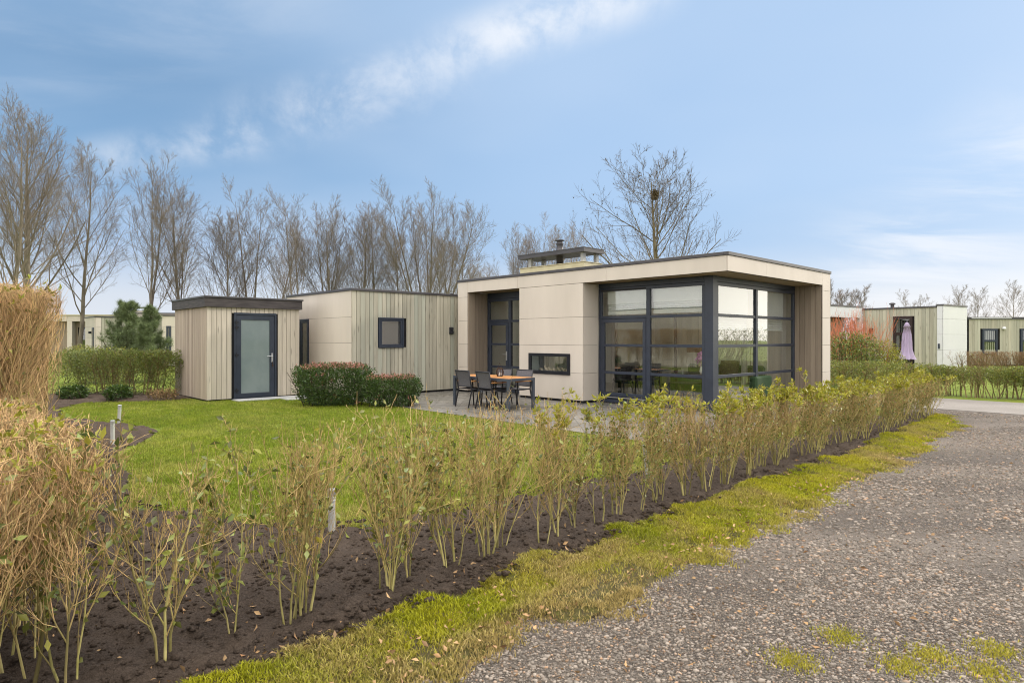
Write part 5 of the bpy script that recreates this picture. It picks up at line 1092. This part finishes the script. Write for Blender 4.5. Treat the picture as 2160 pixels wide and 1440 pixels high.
tree_at(384, 338, 43, 'broad upright bare tree over the left end of the shed roof', 505, n1=27)
tree_at(478, 432, 46, 'shorter round crowned bare tree over the shed door', 506, n1=27, t0=.22)
tree_at(531, 362, 47, 'tall narrow bare tree over the right end of the shed roof', 507, trunks=2, spread=.09, n1=11)
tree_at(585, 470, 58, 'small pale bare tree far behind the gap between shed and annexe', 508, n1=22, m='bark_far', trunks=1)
tree_at(634, 395, 48, 'forked bare tree over the left end of the annexe roof', 509, trunks=2, spread=.14, n1=11, lean=(-.03, 0))
tree_at(670, 435, 50, 'bushy bare tree over the cream side of the annexe', 510, trunks=2, spread=.22, n1=11)
tree_at(708, 412, 50, 'bare tree with a dense reddish top over the annexe corner', 511, trunks=3, spread=.2, n1=11)
tree_at(757, 402, 50, 'upright bare tree just right of the annexe corner', 512, n1=27)
tree_at(795, 415, 51, 'bare tree over the annexe window, with twin tops', 513, trunks=2, spread=.1, n1=11)
tree_at(842, 452, 52, 'short sparse bare tree left of the many stemmed tree', 514, n1=22)
tree_at(908, 385, 49, 'big many stemmed bare tree with a dome crown beside the main chalet roof', 515, trunks=7, spread=.30, n1=11)
tree_at(965, 470, 54, 'leaning bare side tree against the chalet roof corner', 516, trunks=3, spread=.3, n1=11, lean=(.1, 0))
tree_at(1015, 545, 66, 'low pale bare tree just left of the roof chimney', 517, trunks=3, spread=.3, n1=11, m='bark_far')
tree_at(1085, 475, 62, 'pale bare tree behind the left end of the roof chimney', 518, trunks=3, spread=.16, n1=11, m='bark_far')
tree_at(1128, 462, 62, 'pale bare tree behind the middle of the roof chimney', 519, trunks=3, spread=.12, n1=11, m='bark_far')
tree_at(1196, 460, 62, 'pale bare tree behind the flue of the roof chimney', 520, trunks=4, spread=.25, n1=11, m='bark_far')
# plane tree with the nest
Yp = 34; tp, l3, l2, tr = bare_tree('plane_tree', 'wide bare plane tree with hanging seed balls and a bird nest above the chalet roof', ((1392-1080)/1320*Yp, Yp, 0), 11.4, .21, 530, twob=.015, n1=29, n2=8, n3=6, n4=3, t0=.28, ang=(44, 66), trop=.40, m='bark_plane', group=None, l1r=(.56, .72), fall=.66, rt=.007)
rg = np.random.default_rng(8); e = l3[0][:, -1]; e = e[e[:, 2] > 7.2]; e = e[rg.integers(0, len(e), 190)]-[0, 0, .08]
def balls(name, pts, r, m, parent):
    n = len(pts); V = (pts[:, None]+ICO[None]*r).reshape(-1, 3); return link(name, mesh_from(name, V, ((np.arange(n)*12)[:, None, None]+ICF[None]).reshape(-1, 3), {'rnd': np.full(n*12, .4), 'age': np.ones(n*12)}, True), m, parent)
tag(balls('seed_balls', e[100:], .034, 'trunk_dark', tp), kind='stuff')
b0_ = balls('seed_ball', np.zeros((1, 3)), .034, 'trunk_dark', tp); b0_.location = e[0]
for q_ in e[1:100]: c = b0_.copy(); C.objects.link(c); c.parent = tp; c.location = q_
npx = px(1381, 408, Yp); nt = Twigs(rg); n = 260; a_ = nrm(rg.normal(0, 1, (n, 3)))*rg.uniform(.02, .24, (n, 1))*[.8, .8, 1.2]*(1+.5*rg.random((n, 1)))+[0, 0, -.1]; d = nrm(np.cross(a_, rg.normal(0, 1, (n, 3))))*rg.uniform(.08, .24, (n, 1)); nt.add(np.stack([a_-d, a_*1.04, a_+d], 1), np.full((n, 3), .010), .2, 3)
tag(link('bird_nest', nt.mesh('bird_nest'), 'nest_stick', None, npx), 'dark stick nest wedged in the top of the plane tree', 'nest')
# right hand far trees
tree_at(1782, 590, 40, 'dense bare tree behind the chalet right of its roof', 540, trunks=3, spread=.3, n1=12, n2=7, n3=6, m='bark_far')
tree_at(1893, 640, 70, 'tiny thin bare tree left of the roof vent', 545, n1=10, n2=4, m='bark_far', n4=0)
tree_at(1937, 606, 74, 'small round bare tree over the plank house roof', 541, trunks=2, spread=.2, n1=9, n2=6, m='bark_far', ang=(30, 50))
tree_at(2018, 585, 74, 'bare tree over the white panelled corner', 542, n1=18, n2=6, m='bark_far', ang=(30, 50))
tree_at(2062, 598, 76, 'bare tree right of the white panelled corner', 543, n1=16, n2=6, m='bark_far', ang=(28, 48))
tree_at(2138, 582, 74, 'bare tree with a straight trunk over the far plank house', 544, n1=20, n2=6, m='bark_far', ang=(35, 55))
# low wood along the horizon
for i in range(16):
    pass
# pines
def pine(x, ytop, Y, wpx, label, seed):
    rg = np.random.default_rng(seed); Hh = HC+(714-ytop)/1320*Y; t = thing('pine_tree', label, 'tree', ((x-1080)/1320*Y, Y, 0), 0, 'soft needled pines left of the shed'); tw = Twigs(rg); Rm = wpx/1320*Y/2
    P = np.stack([np.zeros(8), np.zeros(8), np.linspace(0, Hh, 8)], -1)[None]; R_ = np.linspace(.08, .012, 8)[None]; tw.add(P, R_, 0, 6)
    l1 = grow(rg, (P, R_, np.array([Hh])), 46, (.06, .97), (48, 82), (Rm/Hh*.8, Rm/Hh*1.55), .8, 5, .9, .3, .4, .008); tw.add(l1[0], l1[1], .3, 4)
    l2 = grow(rg, l1, 7, (.25, 1), (25, 50), (.3, .5), .4, 4, .5, .3, .5, .005); tw.add(l2[0], l2[1], .5, 3); link('trunk', tw.mesh('trunk'), 'trunk_dark', t)
    pts = np.concatenate([l2[0][:, 1:].reshape(-1, 3), l1[0][:, 2:].reshape(-1, 3), P[0, 5:]]); pts = np.repeat(pts, 30, 0); n = len(pts)
    d = nrm(rg.normal(0, 1, (n, 3))+[0, 0, .45]); L_ = rg.uniform(.10, .22, n)[:, None]; w_ = nrm(np.cross(d, rg.normal(0, 1, (n, 3))))*.0045
    V = np.stack([pts-w_, pts+w_, pts+d*L_], 1).reshape(-1, 3); link('crown', mesh_from('crown', V, np.arange(n*3).reshape(-1, 3), {'rnd': np.repeat(rg.random(n), 3), 'hue': np.repeat(rg.random(n)**2, 3)}), 'needle', t)
pine(268, 642, 23, 116, 'taller soft needled pine with a long leading shoot', 601)
pine(318, 654, 22.4, 96, 'lower soft needled pine beside the cream wall near the shed', 602)
